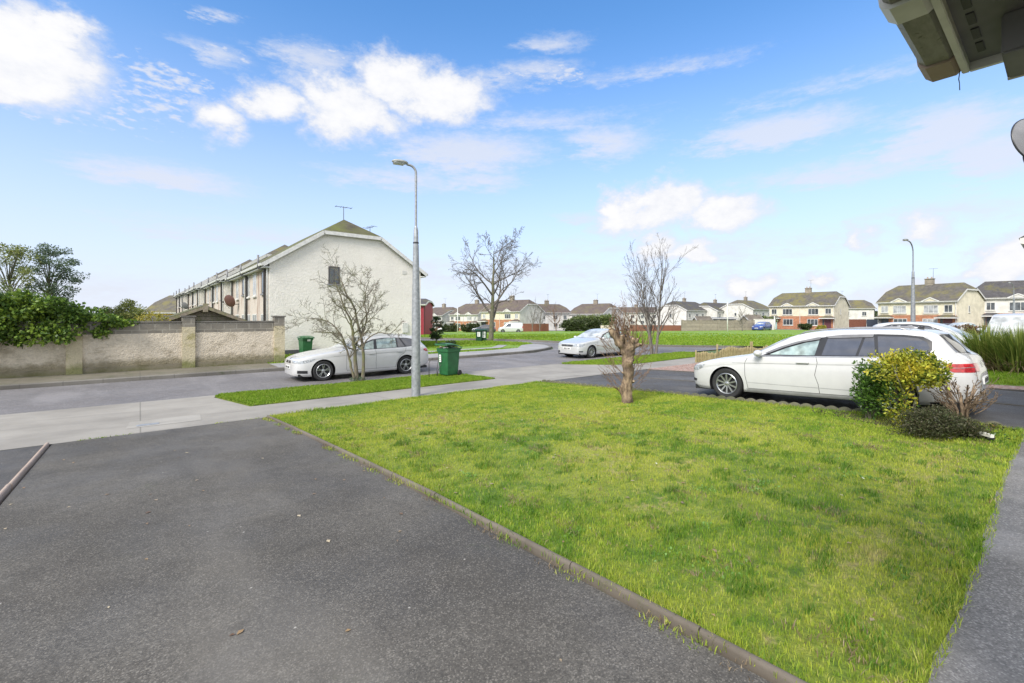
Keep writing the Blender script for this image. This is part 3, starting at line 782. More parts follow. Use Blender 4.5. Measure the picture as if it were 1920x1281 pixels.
def car_body(K, nst=110, sub=4):
    L = K['L']
    xs = np.unique(np.concatenate([np.array([0, .008, .02, .035, .055, .08, .11, .15, .2]), np.linspace(.25, L - .25, nst), L - np.array([.2, .15, .11, .08, .055, .035, .02, .008, 0])]))
    top = pchip(*zip(*K['top']), xs); belt = pchip(*zip(*K['belt']), xs); bot = pchip(*zip(*K['bot']), xs); w = pchip(*zip(*K['w']), xs)
    rows = []
    for x, T, B, b, W in zip(xs, top, belt, bot, w):
        h = T - B; k = min(max((h - .05) / .30, 0), 1); k = k * k * (3 - 2 * k)
        H = B - b
        lo = [(W - .075, b), (W - .035, b + .05 * min(1, H / .5)), (W - .02, b + .16 * H), (W - .006, b + .30 * H), (W, b + .48 * H), (W - .002, b + .66 * H), (W - .012, b + .80 * H), (W - .012, b + .835 * H), (W - .022, b + .93 * H), (W - .045, B)]
        rw = min(K['roofw'], W - .08); e = W - .055
        hood = [(e - .02, .22), (e - .06, .42), (e - .14, .66), (.62 * e, .86), (.3 * e, .97), (0, 1.)]
        cab = [(e * .66 + rw * .34 + .008, .33), (e * .33 + rw * .67 + .008, .66), (rw + .005, .90), (rw - .05, .965), (rw * .45, .995), (0, 1.)]
        up = [(hood[i][0] * (1 - k) + cab[i][0] * k, B + h * (hood[i][1] * (1 - k) + cab[i][1] * k)) for i in range(6)]
        pts = lo + up
        # Catmull-Rom refinement
        P = np.array(pts); n = len(P); out = []
        for i in range(n - 1):
            p0 = P[max(i - 1, 0)]; p1 = P[i]; p2 = P[i + 1]; p3 = P[min(i + 2, n - 1)]
            for j in range(sub):
                t = j / sub
                if i == n - 2: p3 = p2 + (p2 - p1) * np.array([1, 0])
                q = .5 * ((2 * p1) + (-p0 + p2) * t + (2 * p0 - 5 * p1 + 4 * p2 - p3) * t * t + (-p0 + 3 * p1 - 3 * p2 + p3) * t**3)
                out.append(q)
        out.append(P[-1]); rows.append([(x, -y, z) for y, z in out] + [(x, y, z) for y, z in out[-2::-1]])
    V = np.array(rows)                      # stations x ring x 3
    ns, nr, _ = V.shape
    verts = V.reshape(-1, 3).copy()
    faces = [(i * nr + j, (i + 1) * nr + j, (i + 1) * nr + j + 1, i * nr + j + 1) for i in range(ns - 1) for j in range(nr - 1)]
    full = ([tuple(v) for v in verts], [tuple(f) for f in faces])
    # cut the wheel arches
    keep = []
    inside = np.zeros(len(verts), int)
    for wi, xw in enumerate(K['wb']):
        dx = verts[:, 0] - xw; dz = verts[:, 2] - K['wr']; d = np.hypot(dx, dz)
        m = (d < K['ra']) & (np.abs(verts[:, 1]) > .55) & (verts[:, 2] < .80); inside[m] = wi + 1
    used = set()
    for f in faces:
        if all(inside[i] for i in f): continue
        keep.append(f); used.update(f)
    for i in used:
        if inside[i]:
            xw = K['wb'][inside[i] - 1]; v = verts[i]; dx, dz = v[0] - xw, v[2] - K['wr']; d = math.hypot(dx, dz)
            if v[2] <= K['wr'] - .02:
                v[0] = xw + math.copysign(math.sqrt(max(K['ra']**2 - dz * dz, 0)), dx)
            else:
                v[0] = xw + dx / d * K['ra']; v[2] = K['wr'] + dz / d * K['ra']
    for i0 in (0, ns - 1):
        ring = [i0 * nr + j for j in range(nr)]
        keep.append(tuple(ring) if i0 else tuple(reversed(ring)))
    # floor of the shell
    us = sorted({i for f in keep for i in f}); ix = {j: k for k, j in enumerate(us)}
    mb = MB(); mb.v = [tuple(verts[i]) for i in us]; mb.f = [tuple(ix[i] for i in f) for f in keep]
    return mb, full

def cdt_poly(poly, step):
    P = [Vector(p) for p in poly]; out = []
    for i in range(len(P)):
        a, b = P[i], P[(i + 1) % len(P)]; k = max(1, int((b - a).length / step))
        for j in range(k): out.append(a.lerp(b, j / k))
    nb = len(out); pts = list(out)
    x0, x1 = min(p.x for p in out), max(p.x for p in out); y0, y1 = min(p.y for p in out), max(p.y for p in out)
    y = y0 + step * .5
    while y < y1:
        x = x0 + step * .5
        while x < x1: pts.append(Vector((x, y))); x += step
        y += step
    r = delaunay_2d_cdt(pts, [(i, (i + 1) % nb) for i in range(nb)], [list(range(nb))], 1, 1e-6)
    return r[0], r[2]

def patch(bvh, poly, ang, off, step=.05):
    """polygon (u, z) thrown onto the bodywork along the level direction ang; u runs along (sin, -cos)"""
    d = Vector((math.cos(R(ang)), math.sin(R(ang)), 0)); u = Vector((math.sin(R(ang)), -math.cos(R(ang)), 0))
    vv, ff = cdt_poly(poly, step); vs = []; ok = []
    for p in vv:
        o = u * p.x + Vector((0, 0, p.y)) + Vector((2.4, 0, 0)) - d * 6
        o = u * (p.x - Vector((2.4, 0, 0)).dot(u)) + Vector((2.4, 0, p.y)) - d * 6
        h = bvh.ray_cast(o, d, 12)
        if h[0] is None: vs.append((0, 0, 0)); ok.append(False)
        else:
            nrm = h[1]
            if nrm.dot(d) > 0: nrm = -nrm
            vs.append(tuple(h[0] + nrm * off)); ok.append(True)
    fs = [tuple(f) for f in ff if all(ok[i] for i in f)]
    par = list(range(len(vs)))
    def fd(i):
        while par[i] != i: par[i] = par[par[i]]; i = par[i]
        return i
    for f in fs:
        for i in f[1:]: par[fd(i)] = fd(f[0])
    cnt = {}
    for f in fs: cnt[fd(f[0])] = cnt.get(fd(f[0]), 0) + 1
    if cnt:
        best = max(cnt, key=cnt.get); fs = [f for f in fs if fd(f[0]) == best]
    us = sorted({i for f in fs for i in f}); ix = {j: k for k, j in enumerate(us)}
    mb = MB(); mb.v = [vs[i] for i in us]; mb.f = [tuple(ix[i] for i in f) for f in fs]
    return mb
def strip(pts, w):
    """a thin ribbon polygon along a polyline"""
    P = [Vector(p) for p in pts]; a = []; b = []
    for i, p in enumerate(P):
        d = (P[min(i + 1, len(P) - 1)] - P[max(i - 1, 0)]).normalized(); n = Vector((-d.y, d.x)) * w / 2
        a.append(tuple(p + n)); b.append(tuple(p - n))
    return a + b[::-1]
def mirror(mb):
    m = MB(); m.v = [(x, -y, z) for x, y, z in mb.v]; m.f = [tuple(reversed(f)) for f in mb.f]; return m

def wheel(parent, x, y, side, K, spokes, dbl, name='wheel', rimm=None, wide=.010):
    r = K['wr']; rr = r * .70
    w = thing(name, None, None, (x, y, r)); w.parent = parent
    W = .105
    t = MB().lathe([(rr, -W + .01), (rr + .03, -W), (r - .03, -W), (r - .008, -W + .02), (r, -W + .045), (r, W - .045), (r - .008, W - .02), (r - .03, W), (rr, W)], 40, axis='y')
    t.build('tyre', M['rubber'], w, smooth='a')
    s = side
    b = MB().lathe([(.0, s * .02), (rr, s * .02), (rr, s * .03)], 32, axis='y'); b.build('brake_disc', M['disc'], w)
    q = MB(); q.lathe([(rr - .004, s * (W - .005)), (rr - .016, s * (W + .004)), (rr - .03, s * (W - .01)), (rr - .03, s * .03)], 40, axis='y')
    q.lathe([(.0, s * (W - .012)), (.035, s * (W - .014)), (.06, s * (W - .03)), (.06, s * .03)], 20, axis='y')
    for k in range(spokes):
        for j in ((-1, 1) if dbl else (0,)):
            a = 2 * math.pi * k / spokes + .3; a2 = a + j * dbl
            p0 = Vector((.045 * math.cos(a), s * (W - .032), .045 * math.sin(a))); p1 = Vector(((rr - .015) * math.cos(a2), s * (W - .016), (rr - .015) * math.sin(a2)))
            q.obox(p0, p1, .03 if not dbl else .022, .022, (0, 1, 0))
    q.build('rim', rimm or M['rim'], w, smooth='a')
    return w

def make_car(kind, name, label, cat, paintmat, loc, rz, group=None, style=None, detail=1, side_glass='cglass', front_glass=None, rear=True):
    K = CARS[kind]; L = K['L']; S = style or {}
    root = thing(name, label, cat, loc, rz, group)
    mb, full = car_body(K, 110 if detail else 46, 4 if detail else 2)
    body = mb.build('body', paintmat, root, smooth='a')
    bvh = BVHTree.FromPolygons([Vector(v) for v in full[0]], full[1])
    st = .05 if detail else .12
    def P(nm, poly, ang, off, m, both=False, par=None, step=None):
        q = patch(bvh, poly, ang, off, step or st)
        if not q.f: return None
        o = q.build(nm, M[m], par or root, smooth=True, fix=False)
        if both: mirror(q).build(nm, M[m], par or root, smooth=True, fix=False)
        return o
    # underbody and arch liners
    ub = MB(); ub.box(.12, L - .14, -K['W'] + .16, K['W'] - .16, .17, .26)
    ub.box(.25, L - .3, -K['W'] + .34, K['W'] - .34, .26, .55)
    ub.build('underbody', M['dark'], root)
    for xw in K['wb']:
        for s in (-1, 1):
            lin = MB(); vs = []; fs = []; n = 18; ra = K['ra'] + .003
            w = pchip(*zip(*K['w']), np.array([xw]))[0]
            for k in range(n + 1):
                a = -.42 + (math.pi + .84) * k / n
                for yy in (w - .022, w - .30): vs.append((xw + ra * math.cos(a), s * yy, K['wr'] + ra * math.sin(a)))
            for k in range(n): fs.append((2 * k, 2 * k + 1, 2 * k + 3, 2 * k + 2))
            lin.add(vs, fs)
            lin.add([(xw + ra * math.cos(2 * math.pi * k / 24), s * (w - .30), K['wr'] + ra * math.sin(2 * math.pi * k / 24)) for k in range(24)], [tuple(range(24))])
            lin.build('wheel_arch', M['dark'], root, fix=False)
    for xw in K['wb']:
        w = pchip(*zip(*K['w']), np.array([xw]))[0]
        for s in (-1, 1):
            wheel(root, xw, s * (w - .125), s, K, S.get('spokes', 5), S.get('dbl', .16), rimm=S.get('rim'))
    # glass: band, then panes
    fr = S['frame']; P('window_frame', fr, 90, .0025, S.get('framem', 'trim'), True)
    for i, (poly, gm) in enumerate(S['panes']): P('side_window', poly, 90, .006, gm, True)
    if S.get('chrome'): P('window_trim', strip(S['chrome'], .018), 90, .008, 'trim_g', True)
    P('windscreen', S['ws'], 0, .005, S.get('wsm', 'cglass_w'))
    if rear: P('rear_window', S['rw'], 180, .005, 'cglass')
    if detail:
        sm = None
        for k, seam in enumerate(S['seams']): P('panel_gap', strip(seam, .009), 90, .0015, 'seam', True, step=.03)
        for hx, hz_ in S['handles']:
            for s in (-1, 1):
                w = pchip(*zip(*K['w']), np.array([hx]))[0]
                h = MB().box(hx - .11, hx + .11, -.018, .018, -.013, .013); o = h.build('door_handle', paintmat, root, bevel=.009, smooth='a')
                o.location = (0, s * (w + .006), hz_)
        if S.get('sill'): P('sill', S['sill'], 90, .003, S.get('sillm', 'sill'), True)
        for pl in S.get('crease', []): P('crease_line', strip(pl, .012), 90, .002, 'sill', True, step=.03)
    for nm, poly, ang, m, both in S['extras']: P(nm, poly, ang, .007, m, both, step=.03)
    # mirrors
    mx, mz = S['mirror']
    for s in (-1, 1):
        w = pchip(*zip(*K['w']), np.array([mx]))[0]
        a = MB().sphere((mx + .02, s * (w + .085), mz), (.085, .10, .068), 14, 9)
        a.v = [(x + (.10 * (abs(y) - w) if True else 0), y, z) for x, y, z in a.v]
        mo = a.build('wing_mirror', paintmat, root, smooth=True)
        MB().obox((mx - .01, s * (w - .05), mz - .05), (mx + .01, s * (w + .05), mz - .045), .05, .03).build('mirror_foot', M['trim'], mo)
    # plates
    for key, ang in (('plate_f', 1), ('plate_b', -1)):
        if S.get(key):
            px, pz = S[key]
            o = MB().box(-.008, .008, -.26, .26, -.055, .055).build('number_plate', M['plate'], root); o.location = (px, 0, pz)
            t = MB(); 
            for (a, b) in S.get('marks', [(-.20, -.16), (-.145, -.105), (-.09, -.05), (.0, .035), (.075, .115), (.13, .17), (.185, .215)]):
                t.box(ang * -.0115, ang * -.0085, a, b, -.032, .032)
            q = t.build('plate_marks', M['trim'], o)
    if S.get('rails'):
        x0, x1 = S['rails']
        for s in (-1, 1):
            pts = []
            for k in range(11):
                x = x0 + (x1 - x0) * k / 10; T = pchip(*zip(*K['top']), np.array([x]))[0]
                pts.append((x, s * (K['roofw'] - .03), T - .045 + (.055 if 0 < k < 10 else 0)))
            MB().chain(pts, [.014] * 11, 6).build('roof_rail', M[S.get('railm', 'trim_g')], root, smooth=True)
    if S.get('fin'):
        T = pchip(*zip(*K['top']), np.array([S['fin']]))[0]
        MB().prism([(S['fin'] - .10, T - .01), (S['fin'] + .05, T - .01), (S['fin'] + .06, T + .05)], -.015, .015, 'y').build('roof_aerial', M[S.get('finm', 'trim')], root)
    return root, bvh

def circ(x, y, rx, ry, n=14): return [(x + rx * math.cos(2 * math.pi * k / n), y + ry * math.sin(2 * math.pi * k / n)) for k in range(n)]
# --- white estate on the next drive (nose towards the road)
SA = dict(spokes=10, dbl=0, framem='trim',
  frame=[(1.60, .955), (1.86, 1.10), (2.10, 1.215), (2.42, 1.315), (2.8, 1.365), (3.3, 1.375), (3.7, 1.36), (3.98, 1.325), (4.12, 1.24), (4.14, 1.13), (4.06, 1.00), (3.6, .985), (2.4, .965)],
  panes=[([(1.74, .985), (1.98, 1.115), (2.25, 1.22), (2.44, 1.265), (2.40, .985)], 'cglass_c'),
         ([(2.50, .99), (2.57, 1.30), (3.02, 1.325), (3.10, 1.325), (3.02, .995)], 'cglass'),
         ([(3.06, .995), (3.14, 1.325), (3.26, 1.325), (3.30, .998)], 'cglass'),
         ([(3.35, .998), (3.31, 1.335), (3.66, 1.325), (3.92, 1.295), (4.04, 1.23), (4.08, 1.14), (4.02, 1.03), (3.98, 1.01)], 'cglass')],
  chrome=[(1.60, .950), (2.4, .960), (3.3, .975), (4.02, .99), (4.13, 1.10), (4.13, 1.24), (4.02, 1.325)],
  ws=[(-.70, 1.03), (-.60, 1.30), (-.55, 1.395), (.55, 1.395), (.60, 1.30), (.70, 1.03), (0, 1.0)],
  rw=[(-.66, 1.07), (-.57, 1.345), (.57, 1.345), (.66, 1.07), (0, 1.03)],
  seams=[[(1.36, .93), (1.30, .80), (1.30, .55), (1.335, .34), (1.34, .28)], [(2.42, .96), (2.44, .85), (2.40, .62), (2.44, .45), (2.45, .28)], [(3.34, .97), (3.35, .80), (3.22, .62), (3.08, .45), (2.98, .30)], [(1.34, .275), (3.3, .275)]],
  handles=[(2.24, .845), (3.16, .865)], sill=[(1.32, .205), (1.32, .268), (3.28, .268), (3.28, .205)],
  crease=[[(1.05, .80), (1.6, .805), (2.4, .812), (3.3, .83), (4.2, .85)], [(1.34, .40), (2.2, .385), (3.2, .375)]],
  mirror=(1.60, 1.015), plate_f=(-.004, .42), rails=(2.2, 4.0), fin=4.0,
  extras=[('headlight', [(.06, .60), (.04, .665), (.16, .70), (.42, .745), (.36, .66), (.20, .59)], 90, 'lampw', True),
          ('headlight', [(-.70, .63), (-.72, .70), (-.42, .70), (-.36, .62)], 0, 'lampw', True),
          ('grille', [(-.35, .60), (-.36, .68), (.36, .68), (.35, .60)], 0, 'trim', False),
          ('fog_lamp', [(.05, .36), (.05, .42), (.20, .40), (.17, .35)], 90, 'trim', True),
          ('lower_grille', [(-.6, .27), (-.62, .36), (.62, .36), (.6, .27)], 0, 'trim', False),
          ('tail_light', [(4.42, .895), (4.38, .905), (4.44, .80), (4.49, .765), (4.75, .765), (4.765, .84), (4.74, .90)], 90, 'lampr', True),
          ('tail_light', [(.40, .775), (.42, .895), (.80, .895), (.80, .775)], 180, 'lampr', True),
          ('bumper_vent', [(4.2, .235), (4.2, .27), (4.7, .30), (4.7, .27)], 90, 'trim', True),
          ('badge', circ(0, .85, .055, .055), 180, 'chrome', False)],
  plate_b=(4.775, .60))
def rmx(p): return (float(np.interp(p[0], [0, .5, 1.60, 2.45, 3.33, 4.08, 4.4, 4.77], [0, .5, 1.62, 2.66, 3.55, 4.22, 4.46, 4.77])), p[1])
SA['frame'] = [rmx(p) for p in SA['frame']]; SA['panes'] = [([rmx(p) for p in a], b) for a, b in SA['panes']]; SA['chrome'] = [rmx(p) for p in SA['chrome']]
SA['seams'] = [[rmx(p) for p in a] for a in SA['seams']]; SA['handles'] = [rmx(p) for p in SA['handles']]
x0, y0 = 10.78, 5.60
car_a, bvha = make_car('estate_a', 'parked_car', 'large white estate car with tinted rear windows on the drive behind the yellow shrub', 'car', M['p_white'],
   (x0, y0, gz(x0, 3.4)), 0, style=SA)
car_a.rotation_euler = (0, 0, R(-90)); 
sl = math.atan2(gz(x0, y0 - 3.7) - gz(x0, y0 - .9), 2.8)
car_a.location.z = gz(x0, y0 - .9) - math.tan(sl) * .9
car_a.rotation_euler = Matrix.Rotation(R(-90), 3, 'Z').to_4x4().to_3x3().__matmul__(Matrix.Rotation(-sl, 3, 'Y')).to_euler()
# rain deflectors over the side windows, lamp bar lines
for pl, nm in (([(1.66, 1.005), (1.86, 1.125), (2.12, 1.235), (2.42, 1.318), (2.46, 1.318), (2.45, 1.28), (2.20, 1.225), (1.96, 1.13), (1.74, 1.01)], 'wind_deflector'), ([(2.53, 1.33), (2.8, 1.362), (3.26, 1.365), (3.25, 1.315), (2.6, 1.30)], 'wind_deflector')):
    q = patch(bvha, [rmx(p) for p in pl], 90, .02); q.build(nm, M['grey_p'], car_a, smooth=True, fix=False); mirror(q).build(nm, M['grey_p'], car_a, smooth=True, fix=False)
q = patch(bvha, strip([(4.44, .83), (4.74, .845)], .008), 90, .011, .03); q.build('light_bar', M['trim_g'], car_a, smooth=True, fix=False)
# --- white estate on the road
SB = dict(spokes=5, dbl=.17, framem='trim',
  frame=[(1.86, .965), (2.10, 1.10), (2.35, 1.225), (2.62, 1.315), (3.0, 1.355), (3.5, 1.355), (3.95, 1.33), (4.22, 1.28), (4.40, 1.17), (4.42, 1.06), (3.8, 1.005), (2.6, .975)],
  panes=[([(1.99, .985), (2.18, 1.09), (2.45, 1.215), (2.66, 1.285), (2.60, .99)], 'cglass_c'),
         ([(2.72, .995), (2.76, 1.30), (3.1, 1.33), (3.50, 1.33), (3.47, 1.005)], 'cglass_c'),
         ([(3.52, 1.005), (3.55, 1.33), (3.64, 1.325), (3.80, 1.02)], 'cglass'),
         ([(3.86, 1.025), (3.70, 1.325), (4.0, 1.30), (4.2, 1.25), (4.35, 1.15), (4.36, 1.07)], 'cglass')],
  ws=[(-.72, 1.07), (-.60, 1.32), (-.55, 1.40), (.55, 1.40), (.60, 1.32), (.72, 1.07), (0, 1.04)],
  rw=[(-.62, 1.08), (-.52, 1.32), (.52, 1.32), (.62, 1.08), (0, 1.05)],
  seams=[[(1.66, .95), (1.62, .80), (1.62, .35), (1.66, .27)], [(2.66, .97), (2.68, .8), (2.66, .5), (2.68, .27)], [(3.84, .99), (3.78, .82), (3.60, .70), (3.46, .5), (3.40, .27)], [(1.66, .30), (3.42, .30)]],
  handles=[(2.50, .82), (3.58, .85)], crease=[[(1.2, .80), (2.6, .815), (4.3, .88)]],
  mirror=(1.90, 1.0), fin=4.05, finm='p_white', rails=(2.6, 4.1), railm='p_white',
  extras=[('headlight', [(.12, .60), (.10, .675), (.3, .705), (.62, .745), (.50, .665), (.30, .61)], 90, 'lampw', True),
          ('headlight', [(-.80, .62), (-.76, .705), (-.42, .69), (-.40, .61)], 0, 'lampw', True),
          ('grille', [(-.28, .52), (-.30, .60), (-.24, .68), (-.05, .68), (-.03, .60), (-.05, .52)], 0, 'trim', True),
          ('grille', circ(.06, .60, .035, .075), 60, 'trim', False),
          ('lower_grille', [(-.66, .27), (-.70, .33), (-.45, .38), (.45, .38), (.70, .33), (.66, .27)], 0, 'trim', False),
          ('bumper_vent', [(.10, .29), (.10, .385), (.38, .37), (.38, .28)], 90, 'trim', True),
          ('tail_light', [(4.58, .86), (4.60, .91), (4.80, .93), (4.88, .86), (4.86, .80), (4.70, .80)], 90, 'lampr', True),
          ('tail_light', [(.45, .80), (.45, .90), (.80, .90), (.80, .80)], 180, 'lampr', True),
          ('badge', circ(0, .735, .035, .03), 0, 'slate_p', False)],
  plate_f=(-.012, .46))
xb, yb = 3.84, 16.50
car_b, _ = make_car('estate_b', 'parked_car', 'white estate car with double-spoke wheels parked on the road behind the bare multi-stemmed shrub', 'car', M['p_white'],
   (xb, yb, gz(xb, yb) - .03), 0, style=SB)
# --- silver saloon
SC = dict(spokes=10, dbl=0, framem='trim',
  frame=[(1.62, .965), (1.86, 1.10), (2.12, 1.225), (2.42, 1.315), (2.8, 1.36), (3.2, 1.34), (3.6, 1.24), (3.85, 1.10), (3.80, 1.01), (2.6, .975)],
  panes=[([(1.76, .985), (1.98, 1.11), (2.25, 1.225), (2.50, 1.30), (2.46, .99)], 'cglass_c'),
         ([(2.54, .99), (2.58, 1.31), (2.9, 1.33), (3.18, 1.31), (3.30, 1.0)], 'cglass_c'),
         ([(3.36, 1.005), (3.26, 1.30), (3.6, 1.20), (3.78, 1.09), (3.74, 1.02)], 'cglass_c')],
  ws=SA['ws'], rw=[(-.60, 1.14), (-.52, 1.36), (.52, 1.36), (.60, 1.14)],
  seams=[[(1.40, .94), (1.34, .80), (1.34, .35), (1.36, .27)], [(2.50, .97), (2.52, .8), (2.50, .5), (2.52, .27)], [(3.42, .98), (3.40, .82), (3.30, .65), (3.10, .4), (3.06, .27)]],
  handles=[(2.32, .85), (3.22, .87)], crease=[[(1.34, .42), (2.4, .44), (3.2, .45)]],
  mirror=(1.66, 1.0), fin=3.6,
  extras=[('headlight', [(.08, .60), (.06, .70), (.26, .74), (.44, .77), (.40, .68), (.24, .60)], 90, 'lampw', True),
          ('headlight', [(-.76, .62), (-.76, .75), (-.44, .73), (-.40, .61)], 0, 'lampw', True),
          ('grille', [(-.38, .60), (-.40, .70), (.40, .70), (.38, .60)], 0, 'trim', False),
          ('grille', [(-.38, .655), (-.38, .662), (.38, .662), (.38, .655)], 0, 'trim_g', False),
          ('lower_grille', [(-.66, .28), (-.70, .34), (-.45, .40), (.45, .40), (.70, .34), (.66, .28)], 0, 'trim', False),
          ('fog_lamp', [(.10, .33), (.10, .39), (.30, .385), (.28, .33)], 90, 'trim', True),
          ('tail_light', [(4.45, .86), (4.45, .93), (4.72, .93), (4.74, .84)], 90, 'lampr', True),
          ('badge', circ(0, .655, .055, .055), 0, 'chrome', False)],
  plate_f=(-.008, .50))
xc, yc = 17.05, 16.35
car_c, _ = make_car('saloon', 'parked_car', 'silver saloon car parked on the road behind the cut-back tree stump', 'car', M['p_silver'], (xc, yc, gz(xc, yc) - .03), 0, style=SC)

# --- simpler far cars
def far_style(kind, rear=None):
    K = CARS[kind]
    if kind in ('hatch',):
        return dict(spokes=5, dbl=0, frame=[(1.40, .96), (1.7, 1.16), (2.1, 1.33), (2.6, 1.38), (3.2, 1.36), (3.7, 1.20), (3.72, 1.03), (2.4, .97)],
          panes=[([(1.52, .98), (1.75, 1.14), (2.10, 1.29), (2.30, 1.31), (2.28, .985)], 'cglass'), ([(2.36, .985), (2.38, 1.32), (2.9, 1.33), (3.02, .99)], 'cglass'), ([(3.08, .99), (3.0, 1.32), (3.5, 1.25), (3.64, 1.05)], 'cglass')],
          ws=[(-.66, 1.06), (-.55, 1.38), (.55, 1.38), (.66, 1.06)], rw=[(-.58, 1.06), (-.5, 1.32), (.5, 1.32), (.58, 1.06)], seams=[], handles=[], mirror=(1.4, 1.0),
          extras=[('headlight', [(.12, .62), (.10, .72), (.45, .80), (.40, .70)], 90, 'lampw', True), ('headlight', [(-.74, .63), (-.72, .74), (-.45, .74), (-.42, .63)], 0, 'lampw', True),
                  ('grille', [(-.38, .55), (-.38, .62), (.38, .62), (.38, .55)], 0, 'trim', False),
                  ('tail_light', [(3.98, .80), (3.96, .92), (4.14, .92), (4.16, .80)], 90, 'lampr', True)], plate_f=(-.008, .45))
    if kind == 'van':
        return dict(spokes=5, dbl=0, frame=[(1.18, 1.09), (1.5, 1.42), (1.78, 1.60), (2.25, 1.64), (2.25, 1.09)],
          panes=[([(1.30, 1.12), (1.55, 1.40), (1.82, 1.57), (2.2, 1.60), (2.2, 1.12)], 'cglass')],
          ws=[(-.74, 1.20), (-.66, 1.66), (.66, 1.66), (.74, 1.20)], rw=[(-.64, 1.15), (-.6, 1.6), (.6, 1.6), (.64, 1.15)], seams=[], handles=[], mirror=(1.25, 1.15),
          extras=[('headlight', [(.10, .72), (.08, .88), (.34, .94), (.32, .76)], 90, 'lampw', True), ('headlight', [(-.78, .72), (-.76, .88), (-.52, .88), (-.50, .72)], 0, 'lampw', True),
                  ('indicator', [(.02, .76), (.02, .88), (.14, .88), (.14, .76)], 90, 'lampo', True),
                  ('bumper', [(-.84, .26), (-.84, .5), (.84, .5), (.84, .26)], 0, 'trim', False),
                  ('grille', [(-.4, .66), (-.4, .76), (.4, .76), (.4, .66)], 0, 'trim', False), ('tail_light', [(4.24, .8), (4.24, 1.2), (4.36, 1.2), (4.36, .8)], 90, 'lampr', True)], plate_f=(-.01, .42))
    S = dict(SC if kind == 'saloon' else SA); S['seams'] = []; return S
def far_car(kind, name, label, cat, pm, px, Z, rz, plate=True):
    x, y = cw(px, Z)
    S = far_style(kind); 
    if not plate: S.pop('plate_f', None)
    S.pop('plate_b', None)
    return make_car(kind, name, label, cat, M[pm], (x, y, gz(x, y) + .0), R(rz), style=S, detail=0)[0]
x, y = 22.6, 1.5
S = far_style('hatch'); c, _ = make_car('hatch', 'parked_car', 'silver hatchback seen past the tail of the white estate, beside the spiky plant', 'car', M['p_silver'], (22.9, 1.1, gz(24, 1.5)), R(84), style=S, detail=0)
S = far_style('van'); c, _ = make_car('van', 'parked_van', 'white van with an orange side lamp half hidden behind the spiky plant', 'van', M['p_white'], (25.4, 1.5, gz(26, 2)), R(-8), style=S, detail=0)
far_car('hatch', 'parked_car', 'blue hatchback parked beside the rendered wall and the mint door house', 'car', 'p_blue', 1418, 72, 0)
far_car('hatch', 'parked_car', 'grey hatchback parked before the cream semi-detached house', 'car', 'p_grey', 1722, 57, -95)
far_car('saloon', 'parked_car', 'silver coupe parked beside the grey hatchback before the cream house', 'car', 'p_silver', 1768, 52, -28)
far_car('hatch', 'parked_car', 'small white car parked by the leftmost far brick and white house', 'car', 'p_white', 821, 98, -40)
far_car('hatch', 'parked_car', 'dark grey car parked beyond the green just left of the tall bare tree', 'car', 'p_grey', 885, 80, -40)
far_car('van', 'parked_van', 'small silver van parked beyond the green right of the tall bare tree', 'van', 'p_silver', 934, 80, -40)
# ------------------------------------------------------------------ houses
def facemap(face, L, D):
    if face == 'f': return lambda u, z, n: (u, -n, z)
    if face == 'b': return lambda u, z, n: (L - u, D + n, z)
    if face == 'r': return lambda u, z, n: (L + n, u, z)
    return lambda u, z, n: (-n, D - u, z)
def fbox(mb, F, u0, u1, z0, z1, n0, n1):
    vs = [F(u, z, n) for n in (n0, n1) for z in (z0, z1) for u in (u0, u1)]
    return mb.add(vs, [(0, 1, 3, 2), (4, 6, 7, 5), (0, 4, 5, 1), (2, 3, 7, 6), (0, 2, 6, 4), (1, 5, 7, 3)])
def window(par, F, u, z, w, h, div=2, m='window', fm='white', fw=.06, proud=.03, sill=True):
    mb = MB(); u0, u1 = u - w / 2, u + w / 2
    fbox(mb, F, u0, u1, z, z + fw, 0, proud); fbox(mb, F, u0, u1, z + h - fw, z + h, 0, proud)
    fbox(mb, F, u0, u0 + fw, z + fw, z + h - fw, 0, proud); fbox(mb, F, u1 - fw, u1, z + fw, z + h - fw, 0, proud)
    for k in range(1, div):
        c = u0 + w * k / div; fbox(mb, F, c - fw * .4, c + fw * .4, z + fw, z + h - fw, 0, proud)
    fr = mb.build('window', M[fm], par)
    fbox(MB(), F, u0 + fw * .5, u1 - fw * .5, z + fw * .5, z + h - fw * .5, -.03, proud - .012).build('pane', M[m], fr)
    if sill: fbox(MB(), F, u0 - .06, u1 + .06, z - .09, z - .005, 0, proud + .06).build('sill', M['lead' if fm != 'white' else 'offw'], fr)
    return fr
def aerial(par, x, y, z, h=1.6, arms=3, yaw=0.6, m='pipe', name='aerial'):
    mb = MB(); mb.chain([(x, y, z), (x, y, z + h)], [.022, .018], 5)
    c, s = math.cos(yaw), math.sin(yaw)
    mb.chain([(x - .5 * c, y - .5 * s, z + h - .05), (x + .5 * c, y + .5 * s, z + h - .05)], [.015, .015], 4)
    for k in range(arms + 2):
        t = -.45 + .9 * k / (arms + 1); px, py = x + t * c, y + t * s
        mb.chain([(px - .22 * s, py + .22 * c, z + h - .05), (px + .22 * s, py - .22 * c, z + h - .05)], [.010, .010], 4)
    return mb.build(name, M[m], par)

